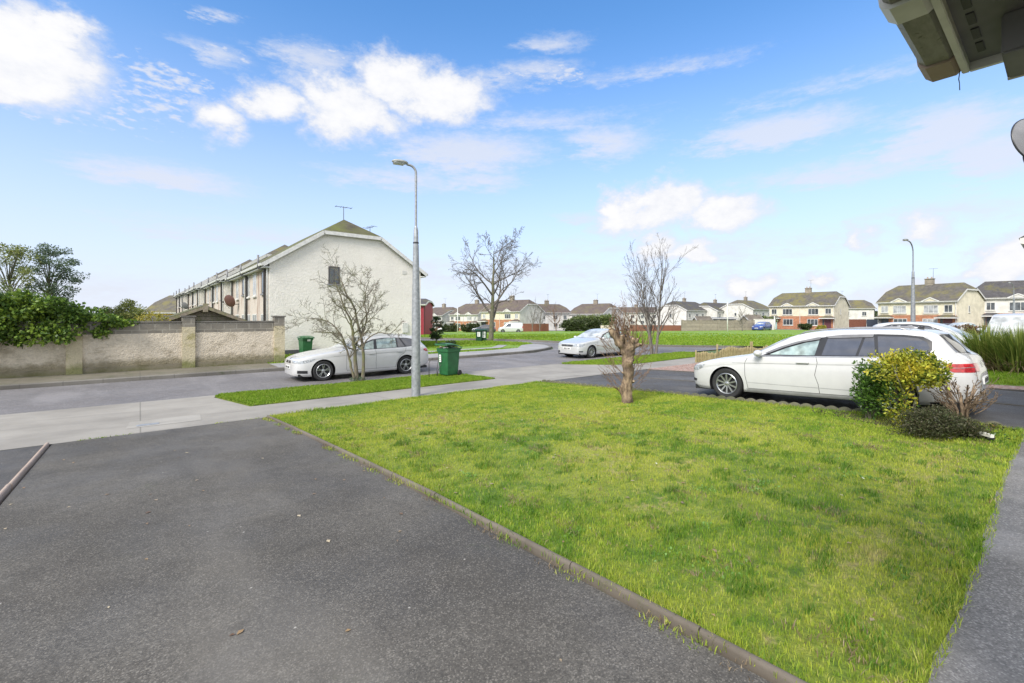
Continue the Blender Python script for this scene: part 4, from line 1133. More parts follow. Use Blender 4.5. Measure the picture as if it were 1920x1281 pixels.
def house(name, label, loc, rz, L, D, E, slope=.62, roof='roof_m', wall='cream', clip=(.62, .62), over=.32, front=None, chim=(.5,), zb=-1.5, cat='house', ins=.55, aer=True, barge='white', group=None, thick=.13):
    root = thing(name, label, cat, loc, rz, group)
    zr = E + D / 2 * slope
    def prof(c): 
        zc = E + (zr - E) * c; yc = (zc - E) / slope; return yc, zc
    cm = max(clip); yc, zc = prof(min(cm, .98))
    W = MB()
    yl, zl = prof(min(clip[0], .99)); yr_, zr_ = prof(min(clip[1], .99)); d = .10
    A_ = [(0, zb), (0, E - d), (yl, zl - d), (D - yl, zl - d), (D, E - d), (D, zb)]; B_ = [(0, zb), (0, E - d), (yr_, zr_ - d), (D - yr_, zr_ - d), (D, E - d), (D, zb)]
    vs = [(0, u, v) for u, v in A_] + [(L, u, v) for u, v in B_]
    W.add(vs, [(0, 1, 2, 3, 4, 5), (11, 10, 9, 8, 7, 6)] + [(i, i + 6, (i + 1) % 6 + 6, (i + 1) % 6) for i in range(6)])
    W.build('wall', M[wall], root)
    og = .18; x0, x1 = -og, L + og; ze = E - over * slope
    iL = (zr - zl) / slope * ins + .02; iR = (zr - zr_) / slope * ins + .02
    def surf(dz):
        return [(x0, -over, ze + dz), (x1, -over, ze + dz), (x1, yr_, zr_ + dz), (x1 - iR, D / 2, zr + dz), (x0 + iL, D / 2, zr + dz), (x0, yl, zl + dz), (x1, D - yr_, zr_ + dz), (x0, D - yl, zl + dz), (x1, D + over, ze + dz), (x0, D + over, ze + dz)]
    tp, bt = surf(.0), surf(-thick)
    mb = MB(); mb.v = tp + bt
    F0 = [(0, 1, 2, 3, 4, 5), (2, 6, 3), (5, 4, 7), (4, 3, 6, 8, 9, 7)]
    mb.f = F0 + [tuple(i + 10 for i in reversed(f)) for f in F0]
    rim = [0, 1, 2, 6, 8, 9, 7, 5]
    for i in range(8):
        a, b = rim[i], rim[(i + 1) % 8]; mb.f.append((a, a + 10, b + 10, b))
    rf = mb.build('roof', M[roof], root)
    # bargeboards and gutters
    bb = .20
    def board(p, q, out, nm='bargeboard', hh=bb, t=.03):
        p, q = Vector(p), Vector(q); o = Vector(out) * (t / 2 + .004)
        MB().obox(p + o - Vector((0, 0, thick + hh / 2 - .12)), q + o - Vector((0, 0, thick + hh / 2 - .12)), t, hh).build(nm, M[barge], rf)
    for xe, ox, y_, z_ in ((x0, -1, yl, zl), (x1, 1, yr_, zr_)):
        board((xe, -over, ze), (xe, y_, z_), (ox, 0, 0)); board((xe, y_, z_), (xe, D - y_, z_), (ox, 0, 0)); board((xe, D - y_, z_), (xe, D + over, ze), (ox, 0, 0))
    for yy, s in ((-over, -1), (D + over, 1)):
        g = MB(); pr = [(.0, -.01), (.0, -.13), (s * .03, -.15), (s * .09, -.13), (s * .11, -.03), (s * .11, -.01)]
        g.prism([(yy + a, ze + b - .02) for a, b in pr], x0, x1, 'x').build('gutter', M[barge], rf)
        MB().box(x0 + .05, x1 - .05, min(yy, 0 if s < 0 else D) + (.02 if s < 0 else 0), max(yy, 0 if s < 0 else D) - (.02 if s > 0 else 0), ze - thick - .12, ze - thick - .06).build('soffit', M[barge], rf)
    for c in chim:
        cx = L * c; ch = MB().box(cx - .5, cx + .5, D / 2 - .3, D / 2 + .3, zr - .5, zr + .75); ch.box(cx - .56, cx + .56, D / 2 - .36, D / 2 + .36, zr + .752, zr + .86)
        o = ch.build('chimney', M['block_f'], rf)
        for q in (-.25, .25): MB().chain([(cx + q, D / 2, zr + .86), (cx + q, D / 2, zr + 1.12)], [.1, .085], 8).build('chimney_pot', M['edging_p'], o)
        if aer: aerial(rf, cx + .4, D / 2 + .1, zr + .7, 1.7); 
    return root

def place(px, Z, phi, L, anchor='R', z=None):
    """position and turn of a house whose front right (or left) corner stands at column px, Z metres out"""
    x, y = cw(px, Z); rz = -(A + R(phi))
    if anchor == 'R': x, y = x - L * math.cos(rz), y - L * math.sin(rz)
    return (x, y, gz(x, y) if z is None else z), rz

def semi(label, px, Z, phi, L, D, E, z=None, anchor='R', roof='roof_m', wall='cream', slope=.58, doors=('door_n', 'door_m'), pane='window', gwin=True, brick=True, upper=None, group='brick fronted semi-detached houses', clip=(.60, .60)):
    loc, rz = place(px, Z, phi, L, anchor, z)
    h = house('semi_detached_house', label, loc, rz, L, D, E, slope, roof, wall, clip, group=None)
    F = facemap('f', L, D); zb = E * .52
    if brick:
        fbox(MB(), F, -.0, L, -1.4, zb, .004, .07).build('brick_facing', M['brick'], h)
        fbox(MB(), F, 0, L, zb, zb + .10, .0, .10).build('band', M['brick'], h)
    if upper: fbox(MB(), F, 0, L, zb + .1, E - .3, .004, .03).build('upper_render', M[upper], h)
    hw = L / 2; rw = random.Random(int(px))
    for k in (0, 1):
        S = (lambda u: u) if k == 0 else (lambda u: L - u)
        uz = E * .60; wh = E * .24
        window(h, F, S(.9), uz + .1, .95, wh - .1, 2, rw.choice(['window', 'window_p']), proud=.06)
        window(h, F, S(hw * .60), uz, 1.7, wh, 3, rw.choice(['window', 'window_p']), proud=.06)
        # gablet over the wide window
        uu = S(hw * .60); ex = .32; zt = E - .05
        g = MB(); ze = E - ex * slope - .05
        pr = [(uu - 1.05, ze - .05), (uu + 1.05, ze - .05), (uu, ze + .50)]
        g.add([F(u, z_, ex - .02) for u, z_ in pr] + [F(u, z_, -1.2) for u, z_ in pr], [(0, 1, 2), (3, 5, 4), (0, 3, 4, 1), (1, 4, 5, 2), (2, 5, 3, 0)])
        gb = g.build('gablet', M[wall], h)
        r = MB()
        for a, b in ((pr[0], pr[2]), (pr[2], pr[1])):
            p, q = Vector(F(a[0], a[1] + .06, ex + .03)), Vector(F(b[0], b[1] + .06, ex + .03)); r.obox(p, q, .06, .14)
        r.build('gablet_trim', M['white'], gb)
        t = MB(); t.add([F(uu - 1.15, ze - .02, ex + .04), F(uu, ze + .60, ex + .04), F(uu, ze + .60, -1.4), F(uu - 1.15, ze - .02, -1.4), F(uu + 1.15, ze - .02, ex + .04), F(uu + 1.15, ze - .02, -1.4)], [(0, 1, 2, 3), (1, 4, 5, 2)])
        t.build('gablet_roof', M[roof], gb)
        window(h, F, S(hw * .62), E * .18, 1.75, E * .25, 3, rw.choice(['window', 'window_p']), proud=.10)
        # door and lean-to canopy
        du = S(.95)
        d = fbox(MB(), F, du - .5, du + .5, -.1, E * .43, .05, .10).build('door', M[doors[k]], h)
        fbox(MB(), F, du + .28, du + .34, .85, 1.0, .10, .14).build('handle', M['chrome'], d)
        fbox(MB(), F, du - .85, du - .55, -.1, E * .43, .05, .09).build('side_light', M['window'], d)
        c = MB(); zc = E * .47
        c.add([F(du - 1.2, zc, .95), F(du + 1.2, zc, .95), F(du + .5, zc + .42, .05), F(du - .5, zc + .42, .05), F(du - 1.2, zc, .05), F(du + 1.2, zc, .05)], [(0, 1, 2, 3), (0, 3, 4), (1, 5, 2), (0, 4, 5, 1), (4, 3, 2, 5)])
        cp = c.build('porch_roof', M[roof], h)
        fbox(MB(), F, du - 1.22, du + 1.22, zc - .14, zc - .005, .05, .98).build('porch_fascia', M['white'], cp)
    for u in (.06, L - .06, L / 2):
        p = MB(); p.chain([F(u, -1, .13), F(u, E - .35, .13)], [.045, .045], 6); p.build('downpipe', M['white'], h)
    if gwin:
        FR = facemap('r', L, D); window(h, FR, D * .42, E * .62, .45, E * .2, 1, 'window', proud=.04)
    return h

semi('cream and brick semi-detached house with a mint green door, right of the far rendered wall', 1564, 82, 50.7, 10.9, 8.6, 4.75, doors=('door_c', 'door_m'), wall='cream')
semi('cream and brick semi-detached house with a long mossy roof, behind the tall right lamp', 1794, 64, 65, 9.6, 8.5, 4.85, z=-.75, doors=('door_n', 'door_m'), wall='cream', roof='roof_m', slope=.60)
semi('white and brick house cut by the right edge of the photo', 2085, 60, 40, 12, 8.5, 5.3, z=-.7, doors=('door_n', 'door_n'), wall='offw', roof='roof_d')
semi('brick and white semi-detached house behind the tall bare tree, with red-brown fence beside it', 975, 92, 41, 11, 7.8, 4.2, z=-1.30, doors=('door_n', 'door_n'), wall='offw', upper='cream', roof='roof_b', slope=.60, gwin=False)
semi('brick and white semi-detached house, second from the left beyond the green', 896, 108, 39, 9.6, 9.5, 4.1, z=-1.75, doors=('door_n', 'door_n'), wall='offw', roof='roof_b', slope=.55, gwin=False)
semi('brick and white semi-detached house furthest left beyond the green', 829, 118, 39, 9, 9.5, 4.1, z=-2.0, doors=('door_n', 'door_m'), wall='offw', roof='roof_b', slope=.45, gwin=False)

def plain(label, px, Z, phi, L, D, E, z=None, anchor='R', roof='roof_b', wall='offw', slope=.55, wins=4, lower=True, clip=(.55, .55), chim=(.5,), gw=None, name='house', front_wall=None, pane='window'):
    loc, rz = place(px, Z, phi, L, anchor, z)
    h = house(name, label, loc, rz, L, D, E, slope, roof, wall, clip, chim=chim)
    F = facemap('f', L, D)
    if front_wall: fbox(MB(), F, 0, L, -1.4, E - .3, .004, .03).build('front_render', M[front_wall], h)
    for k in range(wins):
        u = L * (k + .5) / wins + (.15 if k % 2 else -.15)
        window(h, F, u, E * .58, .95 + .3 * (k % 2), 1.05, 2, pane, proud=.05)
        if lower: window(h, F, u, E * .16, 1.1, 1.05, 2, pane, proud=.05)
    for u in (.1, L - .1): MB().chain([F(u, -1, .12), F(u, E - .35, .12)], [.05, .05], 6).build('downpipe', M['pipe'], h)
    if gw:
        G = facemap(gw, L, D); window(h, G, D * .5, E * .60, .6, .9, 1, 'window', proud=.04)
    return h
plain('white rendered house with dark roof just right of the twin-stemmed bare tree', 1287, 118, -39.3, 13.5, 9, 5.0, z=-1.5, anchor='L', roof='roof_d', wall='offw', slope=.52, gw='l')
plain('white rendered house with a mossy dark roof, middle of the three behind the far wall', 1345, 122, -39.3, 14.5, 8.5, 4.8, z=-1.4, anchor='L', roof='roof_d', wall='offw', slope=.52, wins=5, gw='l')
plain('white rendered house with an olive mossy roof left of the mint door house', 1412, 118, -39.3, 12, 9, 5.0, z=-1.2, anchor='L', roof='roof_m', wall='offw', slope=.52, wins=3, gw='l')
plain('pale house with a dark roof seen between the two cream semi-detached houses', 1640, 112, 20, 12, 8, 4.9, z=-1.0, roof='roof_m', wall='offw', slope=.5, wins=3)
plain('white house with dark roof behind a shrub right of the cream semi-detached houses', 1890, 96, 30, 14, 8, 5.2, z=-.9, roof='roof_b', wall='offw', slope=.5, wins=3)
plain('pale rendered house with reddish brown roof behind the red-brown fence', 1070, 112, -25, 9, 8, 4.4, z=-1.6, anchor='R', roof='roof_b', wall='offw', slope=.5, wins=3)
plain('pale house with a dark roof and wide gable behind the clipped hedges', 1131, 105, 45, 10, 8.5, 4.0, z=-1.5, roof='roof_b', wall='offw', slope=.55, wins=3)
plain('low house with brown roof seen through the cut-back tree shoots', 1236, 150, 8, 14, 8, 4.6, z=-1.5, roof='roof_b', wall='offw', slope=.45, wins=4)
plain('yellow walled house with mossy grey roof beyond the garden wall at the left', 352, 75, 2, 7.4, 8.5, 4.15, z=-1.6, roof='roof_m', wall='creamy', slope=.66, wins=2, chim=(.93,))
plain('small slate roofed garage before the yellow house at the left', 330, 55, 2, 6.0, 5, 2.2, z=-1.25, roof='roof_d', wall='offw', slope=.35, wins=0, chim=(), name='garage', clip=(.99, .99))
plain('dark red house peeping past the right edge of the big white gable', 797, 62, 2, 8, 5, 4.55, z=-1.1, roof='roof_d', wall='red_p', slope=.3, wins=2, chim=())

# --- the rear terrace with the big pebble-dashed gable
def terrace():
    X0 = 5.2; Yn = 26.2; D = 8.7; E = 5.10; Lb = 12.3; sl = .66
    labs = ['rear terrace block nearest the road with the big cream pebble-dashed gable', 'second terrace block, behind the one with the big cream gable', 'third terrace block along the receding row at the left', 'fourth and farthest terrace block of the receding row at the left']
    for b in range(4):
        x = X0 - .42 * b; y = Yn + Lb + b * (Lb + .35)
        h = house('terrace_house', labs[b], (x, y, -.47), R(-90), Lb, D, E, sl, 'roof_g' if b == 0 else 'roof_m', 'dash', (.62, .62), over=.34, chim=(), zb=-2.2, group='blocks of the receding terrace', ins=1.0)
        F = facemap('f', Lb, D); G = facemap('r', Lb, D)
        fbox(MB(), F, .25, Lb - .25, -1.0, E - .42, .0, .03).build('rear_render', M['dash_r'], h)
        # rainwater and soil pipes, vent stubs
        def pipe(u, r=.055, m='pipe', n=.12, z1=E - .32, nm='downpipe'):
            MB().chain([F(u, -1, n), F(u, z1, n), F(u, z1 + .12, n + .12)], [r] * 3, 8).build(nm, M[m], h, smooth=True)
        pipe(Lb - .12, .05, 'white', .08); pipe(Lb - .55, .065, 'pipe'); pipe(Lb * .5 - .2, .05, 'white'); pipe(Lb * .5 + .35, .065); pipe(.5, .05, 'white'); pipe(.9, .06)
        for u in (Lb - .55, .9, Lb * .5 + .3):
            MB().chain([F(u, E - .45, .42), F(u, E + .22, .42)], [.055, .055], 8).build('vent_pipe', M['lead'], h, smooth=True)
            MB().chain([F(u, E - .55, .12), F(u, E - .45, .42)], [.06, .06], 8).build('vent_bend', M['lead'], h)
        for (u, w, z, hh, fm) in ((1.25, .7, 3.55, 1.2, 'pipe'), (3.6, .9, 3.5, 1.3, 'white'), (5.5, .8, 3.5, 1.3, 'white'), (7.3, .7, 3.7, 1.0, 'pipe'), (9.6, .9, 3.5, 1.3, 'white')):
            window(h, F, Lb - u, z - .2, w, hh, 2 if fm == 'white' else 1, 'window_p' if fm == 'white' else 'window', fm, proud=.07)
            window(h, F, Lb - u, 1.15, w + .3, 1.1, 2, 'window_p', 'white', proud=.07)
        if b == 0:
            window(h, G, 3.28, 3.95, .62, .98, 2, 'window', 'pipe', proud=.03)
            fbox(MB(), G, 7.4, 7.78, 1.10, 1.72, .0, .10).build('meter_box', M['white'], h, bevel=.01)
            fbox(MB(), G, 7.42, 7.72, 4.75, 4.95, .0, .02).build('wall_vent', M['offw'], h)
            fbox(MB(), G, 0, D, -.6, .33, .003, .04).build('plinth_band', M['slate_p'], h)
            # aerials standing on the ridge
            aerial(h, Lb - 1.55, D / 2, E + D / 2 * sl - .2, 1.0, 2, 1.5); aerial(h, Lb - 1.2, D / 2 + 1.5, E + 1.6, 1.0, 1, .2)
    def dish(u, z, r, b, m, label):
        x = X0 - .42 * b; y = Yn + (Lb + .35) * b + u
        t = thing('satellite_dish', label, 'satellite dish', (x, y, z - .47), 0, None)
        pr = [(r * k / 8, -.22 * r * (1 - (k / 8) ** 2)) for k in range(9)]
        mb = MB().lathe(pr + [(r, .012), (0.001, -.22 * r + .02)], 28, axis='x'); 
        d = mb.build('reflector', M[m], t, smooth='a'); d.location = (-.55, -.1, .1); d.rotation_euler = (0, R(-18), R(38))
        MB().chain([(0, 0, -.1), (-.35, 0, -.12), (-.5, -.05, .05)], [.025] * 3, 6).build('bracket', M['pipe'], t)
        a = MB(); a.chain([(-.55, -.1, -.1 - r * .7), (-.95, -.45, 0)], [.012, .012], 5); a.sphere((-.97, -.47, .02), (.05, .05, .06)); a.build('feed_arm', M['pipe'], t)
    M['dish_b'] = simple('dish_brown', (.11, .05, .04), .5); M['dish_g'] = simple('dish_grey', (.14, .14, .145), .5)
    dish(9.3, 3.05, .42, 0, 'dish_b', 'brown satellite dish on the stained rear wall of the nearest terrace block')
    dish(8.2, 2.5, .55, 1, 'dish_g', 'large grey satellite dish on the rear of the second terrace block')
    dish(9.6, 3.2, .4, 2, 'dish_g', 'small dark satellite dish on the rear of the third terrace block')
terrace()

# --- garden wall on the far side of the road
def garden_wall():
    Y = 21.98; xr = 4.98; sp = 3.27; H = 1.83; z0 = -.47 + .085
    w = thing('garden_wall', 'long pebble-dashed garden wall with block top courses, overgrown by ivy at its left end', 'wall', (xr, Y, z0), 0)
    for k in range(8):
        a = -.42 - k * sp - (sp - .42); b = -.42 - k * sp
        if k == 0: b = -.42
        MB().box(a, b, .08, .30, .20, H - .45).build('render_panel', M['panel'], w)
        MB().box(a, b, .05, .33, -.3, .20).build('plinth', M['plinth'], w)
        MB().box(a, b, .085, .295, H - .45, H - .04).build('block_course', M['block'], w)
        MB().box(a, b, .05, .33, H - .04, H + .01).build('coping', M['kerb'], w)
    for k in range(8):
        x1 = -k * sp; x0_ = x1 - .42
        MB().box(x0_, x1, 0, .40, -.3, H - .22).build('pillar', M['pillar'], w)
        MB().box(x0_ + .005, x1 - .005, .005, .395, H - .22, H + .17).build('pillar_head', M['block'], w)
        MB().box(x0_ - .04, x1 + .04, -.04, .44, H + .17, H + .23).build('pillar_cap', M['kerb'], w, bevel=.01)
garden_wall()
# side wall behind the pillar to the house is hidden; the shed behind the wall
def shed():
    s = thing('garden_shed', 'weathered timber shed with a shallow pitched roof peeping over the garden wall', 'shed', (2.15, 23.4, -.47))
    w, h, r, d = 1.62, 1.90, .62, 3.2
    MB().prism([(-w + .15, 0), (-w + .15, h), (0, h + r), (w - .15, h), (w - .15, 0)], 0, d, 'y').build('wall', M['wood_o'], s)
    for q in range(5): MB().obox((-w + .3, -.012, h - .3 + q * .17), (w - .3, -.012, h - .3 + q * .17), .02, .02).build('board_edge', M['bark_g'], s) if q < 4 else None
    rf = MB()
    for sg in (-1, 1): rf.obox((sg * (w + .1), d / 2 - .05, h - .06), (0, d / 2 - .05, h + r + .04), d + .5, .05, (0, 0, 1))
    for sg, nm in ((-1, 'roof'), (1, 'roof')): MB().obox((sg * (w + .1), d / 2 - .05, h - .06), (sg * .005, d / 2 - .05, h + r + .04), d + .5, .05, (0, 0, 1)).build('roof', M['roof_g'], s)
    for sg in (-1, 1): MB().obox((sg * (w + .12), -.33, h - .12), (0, -.33, h + r - .02), .03, .12).build('bargeboard', M['wood_o'], s)
    MB().box(-.09, .09, -.36, -.31, h + r - .22, h + r + .14).build('finial', M['wood_o'], s)
shed()
# --- far walls and fences at the edge of the green
def wall_line(name, label, cat, p0, p1, h, m, t=.2, posts=0, pm=None, z=None, cop=True):
    a, b = Vector(p0), Vector(p1); d = b - a; z0 = min(gz(*a), gz(*b)) if z is None else z
    o = thing(name, label, cat, (a.x, a.y, z0), math.atan2(d.y, d.x)); L = d.length
    n = max(1, posts)
    for k in range(n): MB().box(L * k / n, L * (k + 1) / n, -t / 2, t / 2, -.6, h).build('panel', M[m], o)
    if cop: MB().box(0, L, -t / 2 - .03, t / 2 + .03, h, h + .06).build('coping', M[pm or m], o)
    for k in range(posts + 1 if posts else 0):
        MB().box(L * k / n - .18, L * k / n + .18, -t / 2 - .06, t / 2 + .06, -.6, h + .12).build('pillar', M[pm or m], o)
    return o
wall_line('boundary_wall', 'long grey-brown rendered boundary wall with pillars at the far edge of the green', 'wall', cw(1280, 73), cw(1412, 74), 1.75, 'block_f', posts=4)
wall_line('boundary_wall', 'pinkish grey wall beside the blue car and the mint door house', 'wall', cw(1414, 80), cw(1453, 82), 1.9, 'dash', posts=0)
wall_line('board_fence', 'low red-brown board fence left of the far rendered wall', 'fence', cw(1180, 78), cw(1278, 75), 1.15, 'fence_b', t=.08, cop=False)
wall_line('board_fence', 'red-brown board fence beside the brick house behind the tall bare tree', 'fence', cw(977, 86), cw(1029, 86), 1.6, 'fence_b', t=.08, cop=False)
wall_line('board_fence', 'red board fence between the two cream semi-detached houses', 'fence', cw(1592, 80), cw(1624, 80), 1.9, 'fence_b', t=.08, cop=False)
wall_line('side_gate', 'dark blue-grey gate beside the red board fence', 'gate', cw(1625, 79), cw(1649, 78), 1.9, 'door_n', t=.08, cop=False)
wall_line('boundary_wall', 'short cream wall under the clipped hedge', 'wall', cw(1118, 92), cw(1152, 92), 1.1, 'cream', cop=False)
plain('dark flat roofed garage behind the far rendered wall', 1380, 86, 5, 5.2, 4, 2.35, z=-.95, roof='grey_p', wall='grey_p', slope=.05, wins=0, chim=(), name='garage', clip=(.99, .99))
plain('small brown roofed shed beside the blue car', 1430, 86, 2, 2.6, 3, 1.9, z=-.7, roof='edging', wall='wood_o', slope=.55, wins=0, chim=(), name='garden_shed', clip=(.99, .99))
plain('small pitched shed roof left of the dark garage behind the far wall', 1336, 84, 2, 2.6, 3, 1.8, z=-.9, roof='edging', wall='wood_o', slope=.55, wins=0, chim=(), name='garden_shed', clip=(.99, .99))

# --- lamp posts
def lamp_post(label, x, y, H, reach, yaw, z=None, k=1.0):
    z = gz(x, y) if z is None else z
    t = thing('street_lamp', label, 'street lamp', (x, y, z), yaw, 'street lamps with curved arms')
    MB().chain([(0, 0, -.2), (0, 0, H * .34), (0, 0, H * .64)], [.115, .105, .070], 20).build('pole', M['galv'], t, smooth='a')
    zc = H * .70
    MB().chain([(0, 0, H * .64 + .0), (0, 0, zc), (0, 0, zc + .12)], [.064, .060, .03], 16).build('collar', M['galv'], t, smooth='a')
    pts = [(0, 0, zc + .1)]; 
    for i in range(10):
        a = math.pi / 2 * i / 9; R_ = reach * .8
        pts.append((-R_ * (1 - math.cos(a)), 0, H - .16 - R_ + R_ * math.sin(a)))
    pts.append((-reach, 0, H - .15))
    MB().chain(pts, [.032] * len(pts), 12).build('arm', M['galv'], t, smooth='a')
    b = MB().sphere((-reach - .17, 0, H - .12), (.21, .11, .06), 16, 9); hd = b.build('lamp_head', M['lampgrey'], t, smooth=True)
    MB().box(-reach - .34, -reach - .06, -.09, .09, H - .185, H - .150).build('lamp_glass', M['glass_l'], hd, bevel=.015)
    MB().box(-.116, -.09, -.03, .03, .6, .95).build('access_door', M['galv'], t)
    for zz, m in ((1.45, 'sticker'), (H * .47, 'trim'), (H * .645, 'trim')):
        MB().lathe([(.1165 - zz * .0115 + .004, zz), (.1165 - zz * .0115 + .004, zz + (.10 if m == 'sticker' else .03))], 20).build('band', M[m], t, smooth='a')
lamp_post('galvanised street lamp standing in the foreground pavement before the big gable', 5.52, 10.66, 6.1, .24, R(-14))
lamp_post('grey street lamp rising behind the white estate car on the right', *cw(1712, 25), 6.1, .75, R(-10))
lamp_post('distant pale street lamp near the right edge of the photo', *cw(1901, 52), 5.9, 1.1, R(-12))
def thin_pole(label, px, Z, h):
    x, y = cw(px, Z); o = MB().chain([(0, 0, -.3), (0, 0, h)], [.09, .06], 8).build('pole', M['white'], smooth=True); o.location = (x, y, gz(x, y)); tag(o, label, 'pole', None)
thin_pole('slim white pole at the far edge of the green before the rendered wall', 1364, 66, 4.3)
thin_pole('slim white pole by the second brick and white house from the left', 858, 82, 4.6)
thin_pole('short slim white pole before the mint door house', 1452, 76, 2.4)

# --- wheelie bins
def wheelie(label, x, y, rz, body='bin', lid='bin', ajar=0, stickers=(), s=1.0):
    t = thing('wheelie_bin', label, 'bin', (x, y, gz(x, y) + .02), rz, 'wheelie bins')
    w0, d0, w1, d1, h = .21, .24, .285, .33, .98
    def ring(w, d, z, dy=0): return [(-w, -d + dy, z), (w, -d + dy, z), (w, d + dy, z), (-w, d + dy, z)]
    mb = MB(); rs = [ring(w0, d0, .05), ring(w0 + .005, d0 + .01, .12), ring(w1 - .03, d1 - .045, h - .14), ring(w1 - .005, d1 - .02, h - .13), ring(w1, d1 - .015, h - .02), ring(w1 + .02, d1, h - .015), ring(w1 + .02, d1, h)]
    for r_ in rs: mb.v += r_
    for i in range(len(rs) - 1):
        for k in range(4): mb.f.append((i * 4 + k, i * 4 + (k + 1) % 4, (i + 1) * 4 + (k + 1) % 4, (i + 1) * 4 + k))
    mb.f += [(3, 2, 1, 0), tuple(len(rs) * 4 - 4 + k for k in range(4))]
    b = mb.build('body', M[body], t, bevel=.012, smooth='a')
    L = MB(); n = 8; vs = []; fs = []
    for i in range(n + 1):
        v = i / n; yy = -d1 - .03 + (2 * d1 + .06) * v; zz = .02 + .055 * math.sin(math.pi * v)
        for ux, e in ((-w1 - .035, -.035), (-w1 - .02, 0), (-w1 * .5, .02), (w1 * .5, .02), (w1 + .02, 0), (w1 + .035, -.035)): vs.append((ux, yy - d1, zz + e))
    for i in range(n):
        for k in range(5): fs.append((i * 6 + k, i * 6 + k + 1, (i + 1) * 6 + k + 1, (i + 1) * 6 + k))
    L.add(vs, fs); L.prism([(-2 * d1 - .03, -.04), (-2 * d1 - .03, .02), (-2 * d1 - .06, .01), (-2 * d1 - .06, -.04)], -w1 - .03, w1 + .03, 'x')
    lo = L.build('lid', M[lid], t, smooth='a'); lo.location = (0, d1, h); lo.rotation_euler = (-ajar, 0, 0)
    MB().chain([(-w1 + .05, d1 + .06, h - .03), (w1 - .05, d1 + .06, h - .03)], [.016, .016], 8).build('handle', M[lid], t)
    for sx in (-1, 1): MB().lathe([(.0, -.025), (.09, -.025), (.10, -.01), (.10, .01), (.09, .025), (0, .025)], 20, (sx * (w0 + .05), d0 + .04, .10), 'x').build('wheel', M['rubber'], t, smooth='a')
    for (u, z, ww, hh) in stickers: 
        st = MB().prism([(u - ww / 2, z), (u + ww / 2, z), (u + ww / 2 * 1.0, z + hh), (u - ww / 2, z + hh)], -.002, .002, 'y').build('sticker', M['sticker'], t)
        st.location = (0, -d0 - .018 - (z + hh / 2 - .1) * .052, 0); st.rotation_euler = (R(3.2), 0, 0)
        mk = MB()
        for q in range(3): mk.box(u - ww * .28, u + ww * .2, -.004, -.0025, z + hh * (.18 + .27 * q), z + hh * (.26 + .27 * q))
        mk.build('sticker_marks', M['bin'], st)
    return t
wheelie('green wheelie bin with its lid ajar over rubbish, standing on the verge by the road', 8.45, 13.85, R(-78), 'bin', 'bin', .20, ((-.10, .50, .10, .26),))
o = thing('rubbish_bag', 'white and brown rubbish poking out under the lid of the verge bin', 'rubbish', (8.30, 13.92, gz(8.4, 13.8) + 1.0))
for k in range(6): MB().sphere((random.uniform(-.12, .1), random.uniform(-.14, .14), random.uniform(0, .03)), (.06, .05, .035), 7, 5).build('scrap_bag', M[['sticker', 'deadleaf', 'scrap'][k % 3]], o, smooth=True)
wheelie('green wheelie bin standing against the big cream gable wall', 6.78, 25.5, R(8), 'bin', 'bin', 0, ((.03, .80, .16, .10),), )
bx, by = cw(898, 37.5); wheelie('left one of two dark green bins beside the tall bare tree', bx, by, R(-38), 'bin_k', 'bin_k', 0, ((.0, .45, .24, .38),))
bx, by = cw(907, 37.8); wheelie('right one of two dark green bins, touching the tall bare tree trunk side', bx, by, R(-38), 'bin_k', 'bin_k', 0, ((.02, .35, .26, .5),))

# --- log roll edging round the gravel garden
def pales():
    t0 = MB().chain([(0, 0, -.1), (0, 0, .52), (0, 0, .55)], [.036, .036, .026], 8).build('log_pale', M['log'], smooth='a')
    tag(t0, 'upright round log pale in the low edging fence beside the pink gravel', 'log pale', 'log pales edging the gravel garden')
    t0.location = (19.1, 10.45, gz(19.1, 10.45)); k = 0
    x = 19.1
    while x < 26.5:
        x += .085; k += 1
        o = t0.copy(); C.objects.link(o)
        hh = .8 + .25 * math.sin(x * 1.9) * math.sin(x * .8) + random.uniform(-.06, .08)
        if 20.9 < x < 21.1 or 24.6 < x < 24.75: hh = 1.35
        o.location = (x + random.uniform(-.01, .01), 10.45 + .03 * math.sin(x * 3), gz(x, 10.45)); o.scale = (1, 1, hh)
        o.rotation_euler = (random.uniform(-.06, .06), random.uniform(-.07, .07), random.uniform(0, 6))
pales()

# --- metal hoops standing in the verge by the bin
for (x, y, pts) in ((7.75, 14.0, [(0, 0, 0), (0, 0, .55), (.06, .0, .66), (.16, 0, .70)]), (8.02, 13.9, [(0, 0, 0), (.02, 0, .25), (.12, 0, .45), (.30, 0, .60), (.34, 0, .66)]), (8.12, 14.1, [(0, 0, 0), (.0, 0, .3), (.05, 0, .62)])):
    MB().chain([(a, b, c - .05) for a, b, c in pts], [.011] * len(pts), 6).build('metal_rod', M['pipe'], smooth=True)
    o = C.objects[-1] if False else bpy.data.objects[[n.name for n in bpy.data.objects if n.name.startswith('metal_rod')][-1]]
    o.location = (x, y, gz(x, y)); tag(o, 'thin bent dark metal rod stuck in the verge beside the open-lidded bin', 'rod', 'bent metal rods in the verge')

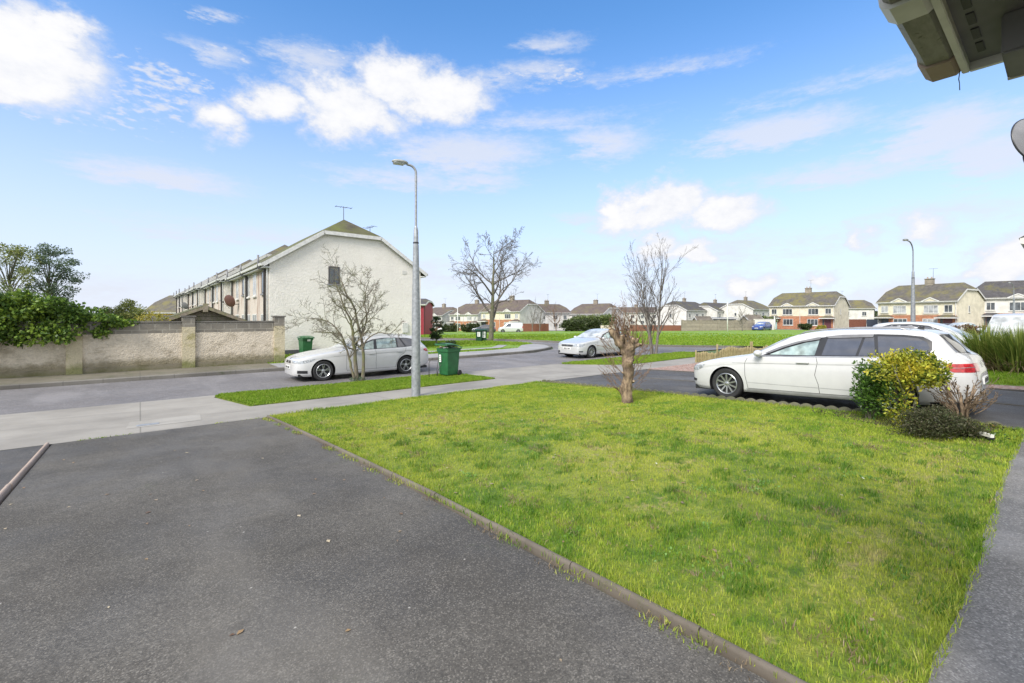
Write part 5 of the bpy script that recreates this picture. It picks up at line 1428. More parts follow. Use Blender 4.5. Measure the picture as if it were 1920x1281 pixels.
# --- our own canopy over the camera's right, and its wall
def canopy():
    X1 = 2.55; X0 = .8
    t = thing('porch_canopy', 'grey canopy with slotted soffit and stained gutter at the top right corner', 'canopy', (X1, 0, 0))
    MB().box(-.9, -.34, -.55, -.28, -.1, 2.9).build('wall', M['brick'], t)
    so_ = MB()
    so_.box(X0 - X1, -.015, -.28, .245, 2.632, 2.65)
    s_ = so_.build('soffit', M['soffit'], t)
    n = 0; x = -.10
    while x > -1.6:
        MB().box(x - .085, x, .195, .215, 2.6275, 2.6318).build('vent_slot', M['dark'], s_); x -= .125; n += 1
    MB().box(X0 - X1, 0, .245, .268, 2.60, 2.80).build('fascia', M['white'], t, bevel=.003)
    MB().box(-.018, .0, -.28, .2445, 2.60, 2.76).build('fascia', M['white'], t)
    MB().box(-.34, -.09, -.28, .14, 2.50, 2.6315).build('beam', M['soffit'], t, bevel=.006)
    MB().box(-.09, -.075, -.28, .14, 2.50, 2.6315).build('beam_board', M['offw'], t)
    g = MB(); pr = [(.270, 2.74), (.270, 2.625), (.285, 2.612), (.352, 2.612), (.372, 2.63), (.385, 2.735), (.375, 2.735), (.362, 2.64), (.285, 2.63), (.280, 2.74)]
    gt = g.prism(pr, X0 - X1, -.02, 'x').build('gutter', M['gutter'], t)
    MB().prism([(.268, 2.745), (.268, 2.618), (.284, 2.604), (.355, 2.604), (.378, 2.625), (.392, 2.745)], -.16, .0, 'x').build('gutter_end_piece', M['edging_p'], gt)
    MB().prism([(.266, 2.75), (.266, 2.612), (.282, 2.599), (.357, 2.599), (.382, 2.62), (.397, 2.75)], -.72, -.60, 'x').build('gutter_joint', M['white'], gt)
    MB().prism([(-.55, 3.15), (.36, 2.76), (.36, 2.80), (-.55, 3.2)], X0 - X1, .03, 'x').build('roof', M['roof_d'], t)
    MB().chain([(-.03, .27, 2.62), (-.028, .275, 2.575), (-.034, .272, 2.555), (-.028, .272, 2.53)], [.0018] * 4, 4).build('cobweb_strand', M['bark_g'], t)
canopy()
def neighbour():
    t = thing('neighbour_house', 'neighbouring house showing only its white moulded eaves at the right edge', 'house', (26.5, 0, -.25))
    MB().box(0, 9, -7, .35, -.3, 4.5).build('wall', M['offw'], t)
    MB().box(-.55, 9.3, -.5, .95, 4.5, 4.62).build('soffit', M['white'], t)
    MB().prism([(.95, 4.5), (1.02, 4.62), (1.14, 4.66), (1.16, 4.86), (.9, 4.9), (.3, 4.9), (.3, 4.5)], -.62, 9.3, 'x').build('eaves_moulding', M['offw'], t, smooth='a')
    MB().prism([(-7.4, 4.9), (1.2, 4.9), (-3, 7.6)], -.3, 9, 'x').build('roof', M['roof_d'], t)
    MB().prism([(.35, 3.45), (1.05, 3.45), (1.05, 3.58), (.35, 3.75)], -.3, 3, 'x').build('porch_roof', M['dark'], t)
neighbour()
def wall_dish(label, x, y, z, r, m):
    t = thing('satellite_dish', label, 'satellite dish', (x, y, z))
    d = MB().lathe([(r * k / 8, .16 * r * (k / 8) ** 2) for k in range(9)] + [(r, .16 * r + .012), (0.001, .02)], 32, axis='y').build('reflector', M[m], t, smooth='a')
    d.rotation_euler = (R(-12), 0, R(-35))
    q = MB().lathe([(r, .16 * r - .006), (r + .008, .16 * r), (r + .008, .16 * r + .014), (r, .16 * r + .018)], 32, axis='y').build('rim', M['trim'], d, smooth='a')
    MB().chain([(0, .0, 0), (.1, -.4, -.05), (.15, -.9, -.05)], [.022] * 3, 8).build('bracket', M['galv'], t)
M['dish_l'] = simple('dish_light', (.20, .20, .215), .6)
wall_dish('pale grey satellite dish cut by the right edge, upper of the two', 9.42, .24, 4.05, .33, 'dish_l')
wall_dish('small grey mesh dish cut by the right edge, lower of the two', 9.50, .24, 3.78, .19, 'dish_l')
def next_house():
    t = thing('next_house', 'house wall carrying the satellite dishes just outside the right edge of the photo', 'house', (8.2, 0, -.1))
    MB().box(0, 5.5, -5, -.72, -.3, 5.0).build('wall', M['offw'], t)
    MB().prism([(-5.2, 5.0), (-.45, 5.0), (-2.9, 6.8)], -.2, 5.7, 'x').build('roof', M['roof_d'], t)
next_house()
# ------------------------------------------------------------------ vegetation
def wob(x, y, s, seed=0):
    """smooth value noise from a few sines, about -1..1 (numpy)"""
    v = 0
    r = np.random.default_rng(seed)
    for k in range(6):
        a, p, f = r.uniform(0, 6.28), r.uniform(0, 6.28), s * r.uniform(.6, 1.7)
        v = v + np.sin((x * math.cos(a) + y * math.sin(a)) * f * 6.28 + p)
    return v / 3.2
gzv = np.vectorize(gz)
def in_poly(px, py, poly):
    c = np.zeros(len(px), bool); n = len(poly)
    for i in range(n):
        x1, y1 = poly[i]; x2, y2 = poly[(i + 1) % n]
        m = ((y1 > py) != (y2 > py)) & (px < (x2 - x1) * (py - y1) / ((y2 - y1) or 1e-9) + x1); c ^= m
    return c
def grass(name, poly, m, dens, h, w, dz=0., hv=.5, lab=None, grow=0., maxd=999, seed=3, lean=.5, dfun=None):
    r = np.random.default_rng(seed); P = np.array(poly)
    x0, y0 = P.min(0) - grow; x1, y1 = P.max(0) + grow
    n = int((x1 - x0) * (y1 - y0) * dens); X = r.uniform(x0, x1, n); Y = r.uniform(y0, y1, n)
    k = in_poly(X, Y, poly)
    if grow:
        for dx, dy in ((grow, 0), (-grow, 0), (0, grow), (0, -grow)): k |= in_poly(X + dx, Y + dy, poly)
    d = np.hypot(X, Y); k &= d < maxd
    # only what the view can reach (a little more on both sides)
    fw = X * math.sin(A) + Y * math.cos(A); rt = X * math.cos(A) - Y * math.sin(A); k &= (fw > -.5) & (np.abs(rt) < fw * 1.35 + 2.5)
    if dfun is not None: k &= r.uniform(0, 1, n) < dfun(X, Y, d)
    X, Y, d = X[k], Y[k], d[k]; n = len(X)
    H = h * (1 + hv * wob(X, Y, .7, seed) * .6 + r.uniform(-.45, .55, n)); H = np.clip(H, h * .3, h * 2.4)
    Wd = np.maximum(w, w * .28 * d / 1.6) * r.uniform(.6, 1.4, n)
    a = r.uniform(0, 6.28, n); b = a + r.uniform(-1.2, 1.2, n) + 1.57
    Z = gzv(X, Y) + dz
    sx, sy = np.cos(a) * Wd / 2, np.sin(a) * Wd / 2
    ln = r.uniform(.1, 1, n) * lean * H; lx, ly = np.cos(b) * ln, np.sin(b) * ln
    V = np.zeros((n, 5, 3))
    V[:, 0] = np.stack([X - sx, Y - sy, Z], 1); V[:, 1] = np.stack([X + sx, Y + sy, Z], 1)
    V[:, 2] = np.stack([X + sx * .8 + lx * .35, Y + sy * .8 + ly * .35, Z + H * .6], 1); V[:, 3] = np.stack([X - sx * .8 + lx * .35, Y - sy * .8 + ly * .35, Z + H * .6], 1)
    V[:, 4] = np.stack([X + lx, Y + ly, Z + H * .97], 1)
    base = (np.arange(n) * 5)[:, None]
    tri = np.concatenate([base + np.array([[0, 1, 2]]), base + np.array([[0, 2, 3]]), base + np.array([[3, 2, 4]])], 0)
    o = np_mesh(name, V.reshape(-1, 3), tri, m); o['kind'] = 'stuff'
    return o
def worn(X, Y, d): return np.clip(.88 + .25 * wob(X, Y, .35, 5) + .0 * d, .62, 1)
LW = [(x, y) for x, y in LAWN]
grass('lawn_grass', LW, M['blade'], 6500, .023, .0042, .004, .5, maxd=4.2, seed=3, dfun=worn)
grass('lawn_grass', LW, M['blade'], 3600, .023, .0045, .004, .5, seed=4, dfun=lambda X, Y, d: (d > 4.2) * worn(X, Y, d))
cl = lambda X, Y, d: np.clip((wob(X, Y, 1.9, 41) + .7 * wob(X, Y, 4.3, 42) - .55) * 2.2, 0, 1)
grass('turf_clumps', LW, M['blade_t'], 3600, .042, .0048, .004, .5, maxd=7.5, seed=21, lean=.9, dfun=cl)
dd = lambda X, Y, d: np.clip((wob(X, Y, 1.5, 51) + .8 * wob(X, Y, 5.1, 52) - .75) * 2.2, 0, 1)
grass('dry_grass', LW, M['straw'], 2200, .026, .0040, .006, .5, maxd=9, seed=22, lean=1.6, dfun=dd)
# longer fringe along stones, path and stump
fr = lambda X, Y, d: np.clip(1 - np.minimum(np.minimum(np.abs(X - (2.27 - .02 * np.maximum(Y - 4, 0))), np.abs(X - 9.7)), np.minimum(np.abs(Y - .40), np.abs(Y - 10.3))) / .10, 0, 1)
grass('fringe_grass', LW, M['blade'], 4200, .042, .0040, .003, .6, grow=.03, seed=8, lean=.9, dfun=fr)
grass('verge_grass', V1, M['blade_v'], 2600, .032, .006, .015, .5, grow=.03, seed=9)
grass('verge_grass', V3, M['blade_v'], 1300, .04, .007, .015, .5, grow=.03, seed=10)
near_g = lambda X, Y, d: np.clip(1.25 - (d - 30) / 22, 0.12, 1)
grass('green_grass', G, M['blade_v'], 70, .085, .012, .08, .5, maxd=62, seed=12, dfun=near_g)
CG = [(4.3, 21.7), (16, 21.95), (19.0, 22.6), (21.0, 24.6), (22.9, 25.4), (23.4, 26.6), (22.0, 31.7), (16.9, 34.4), (6, 50), (4.3, 40)]
grass('corner_verge_grass', CG, M['blade_v'], 160, .07, .010, .07, .5, seed=13, dfun=lambda X, Y, d: ((Y < 22.8) | (Y > 25.8) | (X < 12.5) | (X > 20.5)) * 1.0)
grass('plot_grass_blades', [(16.1, .5), (23, .5), (23, 10.2), (19.2, 10.2), (19.2, 9.6), (16.3, 8)], M['blade_v'], 800, .06, .008, .005, .5, seed=14)

# --- small things on the lawn
leaf_obj('fallen_leaf', 2.95, 1.55, .07, 1.2, M['deadleaf'], 'reddish brown fallen leaf lying on the lawn near the edging stones', 'leaf')

# --- leaves
def leaves(name, m, blobs, size, parent=None, asp=.5, shell=.55, seed=1, up=.3, fold=.25, lump=.25):
    r = np.random.default_rng(seed); PS = []; NS = []
    for cx, cy, cz, rx, ry, rz, cnt in blobs:
        v = r.normal(size=(cnt, 3)); v /= np.linalg.norm(v, axis=1)[:, None]
        q = r.uniform(shell ** 3, 1, cnt) ** (1 / 3)
        lum = 1 + lump * (np.sin(v[:, 0] * 5 + cx * 3) * np.sin(v[:, 1] * 6 + cy * 2) + np.sin(v[:, 2] * 7 + cz * 5) * .6)
        p = v * (q * lum)[:, None] * np.array([rx, ry, rz]) + np.array([cx, cy, cz]); PS.append(p); NS.append(v)
    P = np.concatenate(PS); Nn = np.concatenate(NS); n = len(P)
    d = Nn + r.normal(size=(n, 3)) * .7 + np.array([0, 0, up]); d /= np.linalg.norm(d, axis=1)[:, None]
    t = np.cross(d, r.normal(size=(n, 3))); t /= np.linalg.norm(t, axis=1)[:, None]
    nn = np.cross(d, t)
    s = (size * r.uniform(.55, 1.35, n))[:, None]
    V = np.zeros((n, 4, 3)); V[:, 0] = P - d * s * .5; V[:, 2] = P + d * s * .5
    V[:, 1] = P + t * s * asp * .5 + nn * s * fold * .3; V[:, 3] = P - t * s * asp * .5 + nn * s * fold * .3
    b = (np.arange(n) * 4)[:, None]
    F = np.concatenate([b + np.array([[0, 1, 2]]), b + np.array([[0, 2, 3]])], 0)
    return np_mesh(name, V.reshape(-1, 3), F, m, parent)

# --- bare trees
class Br:
    def __init__(s, seed, m_t, m_c, sides=(9, 6, 4, 3, 3)): s.r = random.Random(seed); s.T = MB(); s.Cn = MB(); s.sides = sides
    def grow(s, p, d, L, rad, lev, cfg):
        r = s.r; n = cfg['seg'][lev]; pts = [Vector(p)]; rads = [rad]; d = Vector(d).normalized(); kids = []
        for i in range(n):
            w = cfg['wig'][lev]
            d = (d + Vector((r.gauss(0, w), r.gauss(0, w), r.gauss(0, w))) + Vector((0, 0, cfg['up'][lev]))).normalized()
            pts.append(pts[-1] + d * L / n); t = (i + 1) / n
            rads.append(max(rad * (1 - t * cfg['tap'][lev]), cfg['rmin'])); kids.append((pts[-1].copy(), d.copy(), t, rads[-1]))
        (s.T if lev == 0 else s.Cn).chain(pts, rads, s.sides[lev], cap=False)
        if lev + 1 < len(cfg['seg']):
            k = cfg['kids'][lev]
            for j in range(k):
                t = cfg['from'][lev] + (1 - cfg['from'][lev]) * (j + r.random()) / k
                i = min(int(t * n), n - 1); f = t * n - i; q = pts[i].lerp(pts[i + 1], f); dd = (pts[i + 1] - pts[i]).normalized()
                a = r.uniform(0, 6.28) if lev else j * 2.4 + r.uniform(-.5, .5); e = dd.orthogonal().normalized(); e = Matrix.Rotation(a, 3, dd) @ e
                ang = R(r.uniform(*cfg['ang'][lev])); nd = dd * math.cos(ang) + e * math.sin(ang)
                ll = L * cfg['len'][lev] * (1 - t * cfg['lfall'][lev]) * r.uniform(.7, 1.2)
                s.grow(q, nd, ll, max(rads[i] * cfg['rk'][lev], cfg['rmin']), lev + 1, cfg)
    def finish(s, root, mt, mc):
        s.T.build('trunk', mt, root, smooth=True, fix=False)
        if s.Cn.f: s.Cn.build('crown', mc, root, smooth=True, fix=False)
def loc_at(px, Z, dz=0):
    x, y = cw(px, Z); return (x, y, gz(x, y) + dz)

# tall bare tree beyond the road
t = thing('bare_tree', 'tall wide bare tree on the corner verge beside two dark bins', 'tree', loc_at(920, 39.5), -A)
b = Br(21, None, None)
cfg = dict(seg=(9, 8, 6, 4, 3), wig=(.05, .11, .14, .16, .2), up=(.02, .05, .045, .03, .02), tap=(.85, .8, .8, .7, .5), kids=(11, 8, 6, 4), ang=((36, 62), (28, 55), (28, 60), (25, 60)), len=(.66, .52, .50, .5), lfall=(.45, .35, .4, .3), rk=(.62, .62, .62, .7), rmin=.010)
cfg['from'] = (.20, .22, .2, .2)
b.grow((0, 0, -.1), (.03, 0, 1), 8.0, .23, 0, cfg)
b.finish(t, M['bark_g'], M['bark_d'])
# twin-stemmed bare tree
t = thing('bare_tree', 'slender vase-shaped bare tree with twin stems on the verge behind the cut-back stump', 'tree', loc_at(1226, 25.6), -A)
b = Br(5, None, None)
cfg = dict(seg=(7, 7, 5, 3), wig=(.04, .06, .09, .12), up=(.03, .05, .04, .02), tap=(.8, .85, .8, .6), kids=(13, 8, 4), ang=((16, 34), (16, 34), (20, 40)), len=(.62, .38, .42), lfall=(.35, .4, .3), rk=(.55, .6, .6), rmin=.0055)
cfg['from'] = (.16, .1, .2)
b.grow((-.14, 0, -.1), (-.04, .0, 1), 4.5, .075, 0, cfg); b.grow((.12, .05, -.1), (.07, 0, 1), 4.9, .085, 0, cfg); b.grow((.02, .1, -.1), (-.10, .05, 1), 4.0, .05, 0, cfg)
b.finish(t, M['bark_p'], M['bark_d'])

# multi-stemmed shrub on the near verge
t = thing('bare_shrub', 'sprawling bare multi-stemmed shrub on the near verge before the white estate on the road', 'shrub', loc_at(670, 15.1), -A); t.scale = (.93, .93, .97)
b = Br(9, None, None)
cf = dict(seg=(5, 6, 5, 3), wig=(.05, .16, .22, .25), up=(.0, .03, .04, .02), tap=(.5, .8, .8, .6), kids=(0, 7, 5), ang=((30, 60), (32, 65), (30, 70)), len=(.6, .5, .45), lfall=(.4, .35, .3), rk=(.6, .62, .62), rmin=.0045)
cf['from'] = (.3, .22, .15)
def stem(pts, r0, r1, kids, klen, seed=None):
    pts = [Vector((a, c, z)) for a, z, c in pts]; n = 7; q = []
    for i in range(len(pts) - 1):
        for j in range(4):
            t_ = j / 4; p0 = pts[max(i - 1, 0)]; p1 = pts[i]; p2 = pts[i + 1]; p3 = pts[min(i + 2, len(pts) - 1)]
            q.append(.5 * ((2 * p1) + (-p0 + p2) * t_ + (2 * p0 - 5 * p1 + 4 * p2 - p3) * t_ * t_ + (-p0 + 3 * p1 - 3 * p2 + p3) * t_**3))
    q.append(pts[-1]); m = len(q)
    q = [p + Vector((b.r.gauss(0, .012), b.r.gauss(0, .012), 0)) for p in q]
    rr = [(r0 + (r1 - r0) * i / (m - 1)) * (1 + b.r.uniform(-.08, .10)) for i in range(m)]
    (b.T if r0 > .03 else b.Cn).chain(q, rr, 9 if r0 > .03 else 6, cap=False)
    for k in range(kids):
        tt = .25 + .75 * (k + b.r.random()) / kids; i = min(int(tt * (m - 1)), m - 2); d = (q[i + 1] - q[i]).normalized(); e = Matrix.Rotation(b.r.uniform(0, 6.28), 3, d) @ d.orthogonal().normalized()
        an = R(b.r.uniform(30, 65)); b.grow(q[i], d * math.cos(an) + e * math.sin(an) + Vector((0, 0, .1)), klen * b.r.uniform(.6, 1.2), max(rr[i] * .55, .007), 1, cf)
# (right, up, away) in metres
stem([(-.10, -.1, 0), (-.22, .45, 0), (-.40, 1.0, .1), (-.62, 1.55, .1), (-1.05, 2.0, 0), (-1.75, 2.12, -.1)], .050, .010, 13, .95)
stem([(-.60, 1.5, .1), (-1.0, 1.6, .2), (-1.5, 1.62, .2)], .02, .008, 6, .7)
stem([(-.02, -.1, 0), (-.07, .6, 0), (-.12, 1.4, -.1), (-.20, 2.0, -.1), (-.55, 2.7, 0), (-.82, 3.35, .1)], .075, .014, 12, 1.0)
stem([(.16, -.1, .05), (.22, .8, .05), (.08, 1.7, 0), (-.10, 2.4, 0), (-.35, 3.0, -.1), (-.62, 3.5, 0)], .065, .012, 11, 1.0)
stem([(.14, 1.5, 0), (.30, 2.1, .1), (.20, 2.8, .2), (.35, 3.4, .2)], .038, .010, 10, .95)
stem([(.20, 1.1, 0), (.45, 1.45, -.1), (.80, 1.62, -.1), (1.15, 1.58, 0), (1.40, 1.75, 0)], .028, .008, 7, .5)
stem([(.08, 1.9, .1), (.38, 2.35, 0), (.62, 2.9, 0)], .028, .009, 8, .8)
b.finish(t, M['twig_s'], M['twig_s'])
leaves('leaf_tuft', M['blueg'], [(0, 0, .05, .32, .25, .10, 160)], .09, t, .35, .2, 4)

# cut-back stump with shoots
def knobbly(pts, rads, n=22, amp=.22, seed=1):
    mb = MB(); P = [Vector(p) for p in pts]; q = []; rr = []
    for i in range(len(P) - 1):
        for j in range(7):
            t_ = j / 7; p0 = P[max(i - 1, 0)]; p1 = P[i]; p2 = P[i + 1]; p3 = P[min(i + 2, len(P) - 1)]
            q.append(.5 * ((2 * p1) + (-p0 + p2) * t_ + (2 * p0 - 5 * p1 + 4 * p2 - p3) * t_ * t_ + (-p0 + 3 * p1 - 3 * p2 + p3) * t_**3)); rr.append(rads[i] + (rads[i + 1] - rads[i]) * t_)
    q.append(P[-1]); rr.append(rads[-1]); mb.chain(q, rr, n)
    r = random.Random(seed); kn = [(r.randrange(len(q)), r.uniform(0, 6.28), r.uniform(.15, .55), r.uniform(.35, .8)) for _ in range(26)]
    for i in range(len(q)):
        for k in range(n):
            a = 2 * math.pi * k / n; f = 1 + amp * .35 * math.sin(a * 3 + i * .5 + seed) + amp * .25 * math.sin(a * 7 - i * .9) + r.uniform(-.05, .05)
            for (ki, ka, kh, kw) in kn:
                da = (a - ka + math.pi) % (2 * math.pi) - math.pi; f += kh * math.exp(-((i - ki) / 1.8) ** 2 - (da / kw) ** 2)
            v = Vector(mb.v[i * n + k]); mb.v[i * n + k] = tuple(q[i] + (v - q[i]) * f)
    return mb
t = thing('tree_stump', 'knobbly brown cut-back tree stump with thin shoots standing in the lawn', 'tree stump', loc_at(1176, 9.75), -A); t.scale = (.92, .92, .95)
mb = knobbly([(0, 0, -.1), (.0, 0, .25), (.03, 0, .7), (.0, 0, 1.0), (.05, .0, 1.22), (.13, .02, 1.42)], [.135, .11, .105, .115, .115, .05], 24, .26, 3)
m2 = knobbly([(.02, 0, 1.0), (-.10, 0, 1.22), (-.24, -.02, 1.42), (-.40, -.02, 1.66)], [.075, .07, .062, .042], 18, .25, 5)
tops = [(-.41, -.02, 1.68, .045)]
rr = random.Random(4)
stubs = [((.06, .0, 1.12), (.24, .06, 1.44), .05), ((.03, .02, 1.15), (-.03, .12, 1.50), .045), ((.0, .0, 1.12), (.10, -.12, 1.46), .045), ((.06, .0, 1.2), (.30, -.04, 1.33), .035),
         ((-.12, 0, 1.25), (-.14, -.08, 1.52), .035), ((-.2, 0, 1.35), (-.22, .08, 1.58), .03), ((.0, 0, 1.1), (-.10, .12, 1.42), .04), ((.1, 0, 1.3), (.02, .02, 1.60), .03), ((.02, 0, .92), (.15, .08, 1.0), .032), ((.0, 0, .62), (-.12, -.06, .70), .03), ((.02, 0, .45), (.13, -.08, .50), .03)]
for p, q, r_ in stubs:
    k_ = knobbly([p, tuple((a + b) / 2 + rr.uniform(-.02, .02) for a, b in zip(p, q)), q], [r_ * 1.3, r_, r_ * .85], 10, .25, rr.randrange(99)); mb.add(k_.v, k_.f); tops.append((*q, r_ * .85))
mb.add(m2.v, m2.f)
mb.build('trunk', M['bark_c'], t, smooth=True, fix=False)
for (x, y, z, r_) in tops: MB().sphere((x, y, z), (r_, r_, r_ * .45), 8, 5).build('cut_face', M['cutwood'], t)
b = Br(14, None, None)
cs = dict(seg=(4, 6, 3, 2), wig=(.05, .05, .08, .1), up=(0, .07, .05, .03), tap=(.6, .7, .6, .5), kids=(0, 5, 2), ang=((20, 40), (18, 42), (20, 40)), len=(.5, .38, .4), lfall=(.3, .3, .3), rk=(.6, .65, .6), rmin=.0036)
cs['from'] = (.3, .25, .3)
heads = [q[:3] for q in tops[:9]]
for k in range(44):
    hd = rr.choice(heads); sx = hd[0] * .9
    b.grow((hd[0] + rr.uniform(-.05, .05), hd[1] + rr.uniform(-.05, .05), hd[2] - rr.uniform(0, .12)), (rr.gauss(sx * .6 + .05, .38), rr.gauss(0, .42), 1), rr.uniform(.22, .6), rr.uniform(.007, .013), 1, cs)
for k in range(6): b.grow((rr.uniform(-.3, .2), 0, 1.45), (rr.gauss(0, .12), rr.gauss(0, .12), 1), rr.uniform(.6, .9), .009, 1, cs)
for k in range(24):
    z = rr.uniform(.12, 1.1); a = rr.choice([-1, 1]); b.grow((a * .08, rr.uniform(-.08, .08), z), (a * rr.uniform(.6, 1.1), rr.gauss(0, .4), rr.uniform(.3, .9)), rr.uniform(.35, .8), rr.uniform(.005, .009), 1, cs)
b.Cn.build('shoots', M['twig_b'], t, smooth=True, fix=False)

# --- shrubs by the white estate
def wob_blobs(c, R_, n, cnt, seed, sub=.45):
    r = random.Random(seed); out = []
    for k in range(n):
        a = r.uniform(0, 6.28); e = r.uniform(-.5, 1.2); q = r.uniform(.45, .75)
        out.append((c[0] + R_[0] * q * math.cos(a) * math.cos(e), c[1] + R_[1] * q * math.sin(a) * math.cos(e), c[2] + R_[2] * q * math.sin(e), R_[0] * sub * r.uniform(.7, 1.2), R_[1] * sub * r.uniform(.7, 1.2), R_[2] * sub * r.uniform(.7, 1.2), cnt))
    return out
t = thing('variegated_shrub', 'rounded shrub with bright yellow and green variegated leaves beside the white estate', 'shrub', loc_at(1706, 7.0), -A)
S = MB(); rr = random.Random(8)
for k in range(9): S.chain([(rr.uniform(-.06, .06), rr.uniform(-.06, .06), -.05), (rr.uniform(-.2, .2), rr.uniform(-.2, .2), .45), (rr.uniform(-.45, .45), rr.uniform(-.4, .4), .95)], [.018, .012, .005], 6)
S.build('stems', M['bark_g'], t, smooth=True)
leaves('crown', M['euon'], wob_blobs((.06, 0, .80), (.46, .42, .40), 24, 260, 3, .42) + [(.0, 0, .80, .42, .38, .30, 700), (-.30, -.12, .40, .20, .2, .30, 500), (-.34, -.2, .22, .15, .15, .16, 200), (-.32, 0, .9, .26, .3, .26, 500)], .050, t, .52, .45, 5, .5)
t = thing('green_shrub', 'dense plain green shrub touching the left side of the yellow variegated shrub', 'shrub', loc_at(1632, 7.45), -A)
S = MB()
for k in range(5): S.chain([(rr.uniform(-.05, .05), rr.uniform(-.05, .05), -.05), (rr.uniform(-.15, .15), rr.uniform(-.15, .15), .5)], [.012, .006], 5)
S.build('stems', M['bark_g'], t)
leaves('crown', M['laurel'], wob_blobs((0, 0, .50), (.30, .30, .46), 16, 210, 6, .45) + [(0, 0, .45, .24, .24, .40, 700)], .048, t, .55, .4, 7, .5)
t = thing('low_shrub', 'low dark heathery shrub spreading at the foot of the yellow variegated shrub', 'shrub', loc_at(1762, 6.25), -A)
leaves('foliage', M['heath'], wob_blobs((0, 0, .16), (.60, .42, .26), 26, 330, 9, .36) + [(0, 0, .08, .55, .4, .2, 1500), (-.35, .05, .1, .3, .3, .2, 500)], .034, t, .4, .3, 10, .4)
t = thing('dead_shrub', 'cut brown dead shrub stems sticking up behind the low heathery shrub', 'shrub', loc_at(1806, 6.75), -A)
b = Br(31, None, None); rr = random.Random(12)
for k in range(16):
    a = rr.uniform(0, 6.28); q = rr.uniform(.0, .08); ln = rr.uniform(.35, .62)
    b.Cn.chain([(q * math.cos(a), q * math.sin(a), -.05), (q * 1.5 * math.cos(a), q * 1.5 * math.sin(a), .25), ((q + .10) * math.cos(a) * 1.3, (q + .10) * math.sin(a) * 1.3, ln)], [.022, .019, .012], 7)
for k in range(46):
    a = rr.uniform(0, 6.28); b.grow((.12 * math.cos(a), .12 * math.sin(a), rr.uniform(.15, .5)), (math.cos(a) * 1.0, math.sin(a) * 1.0, rr.uniform(.2, 1.5)), rr.uniform(.15, .38), .007, 1, cs)
b.Cn.build('stems', M['bark_c'], t, smooth=True, fix=False)

# --- spiky plant
def flax(label, px, Z, n, h, seed, spread=.9):
    t = thing('spiky_plant', label, 'plant', loc_at(px, Z), -A)
    r = np.random.default_rng(seed)
    def blades(n, h0, h1, lean0, lean1, w, m, nm, droop=.35, rb=.22):
        K = 7; V = []; F = []
        for i in range(n):
            a = r.uniform(0, 6.28); L = r.uniform(h0, h1); ln = r.uniform(lean0, lean1); c, s = math.cos(a), math.sin(a)
            q = abs(r.normal(0, rb)); bx, by = q * math.cos(a), q * math.sin(a); W = w * r.uniform(.7, 1.2); o = len(V)
            tw = r.uniform(-.6, .6); wx, wy = -math.sin(a + tw), math.cos(a + tw)
            for k in range(K):
                u = k / (K - 1); out = L * (ln * u + droop * u ** 3 * ln * 1.3); z = L * (u * math.sqrt(max(.05, 1 - ln * ln * .8)) - droop * u ** 3 * ln)
                ww = W * (1 - u ** 2.2) * .5 + .0008
                x, y = bx + c * out, by + s * out
                V.append((x - wx * ww, y - wy * ww, max(z, .01))); V.append((x + wx * ww, y + wy * ww, max(z, .01)))
            for k in range(K - 1): F.append((o + 2 * k, o + 2 * k + 1, o + 2 * k + 3, o + 2 * k + 2))
        np_mesh(nm, np.array(V), np.array(F), m, t)
    blades(n, h * .6, h * 1.05, .02, .55, .030, M['flax'], 'blades')
    blades(n // 3, h * .35, h * .7, .3, .95, .026, M['straw'], 'dead_blades', .8)
    return t
flax('big green spiky plant on the grass beyond the white estate, left clump of two', 1852, 14.1, 1100, 1.50, 3)
flax('big green spiky plant cut by the right edge, right clump of two', 1912, 13.2, 1000, 1.45, 6)

# --- ivy over the garden wall
t = thing('ivy_hedge', 'thick dark green ivy spilling over the left end of the garden wall', 'ivy', (-4.5, 22.15, -.40), 0)
bl = []; rr = random.Random(3)
for k in range(170):
    x = rr.uniform(-8.5, 4.0); f = max(0, min(1, (4.3 - x) / 2.0)); zt = 2.0 + .75 * f + .15 * math.sin(x * 1.7); zb = 1.62 - .62 * f - .12 * math.sin(x * 2.3)
    z = rr.uniform(zb + .15, zt - .15) if zt - .15 > zb + .15 else zt - .2
    bl.append((x, rr.uniform(-.62, .25), z, rr.uniform(.28, .5), rr.uniform(.22, .38), rr.uniform(.22, .36) * (.5 + .5 * f), 260))
for k in range(9): x = 3.3 + k * .13; bl.append((x, -.02, 1.90 - .01 * k, .16, .16, .10, 60))
leaves('foliage', M['ivy'], bl, .105, t, .8, .5, 4, .1)
S = MB()
for k in range(22): x = rr.uniform(-8, 3); S.chain([(x, -.05, 1.0 + rr.uniform(-.3, .3)), (x + rr.uniform(-.3, .3), -.1, 1.7), (x + rr.uniform(-.3, .3), .1, 2.2)], [.012, .015, .01], 5)
S.build('vines', M['bark_g'], t)
bl = []
for k in range(26): x = rr.uniform(-2.2, 3.0); bl.append((x, rr.uniform(-.3, .3), .1 + .22 * math.sin(x * 3), .3, .3, .2, 90))
t = thing('gold_shrub', 'yellow-green shrub tops just showing over the wall right of the ivy', 'shrub', (-.1, 23.2, 1.32))
leaves('foliage', M['goldb'], [q for q in bl if q[0] < 2.0], .07, t, .6, .4, 12)
S = MB()
for k in range(8): S.chain([(rr.uniform(-1.8, 1.8), 0, -1.7), (rr.uniform(-1.8, 1.8), 0, .1)], [.02, .01], 5)
S.build('stems', M['bark_g'], t)

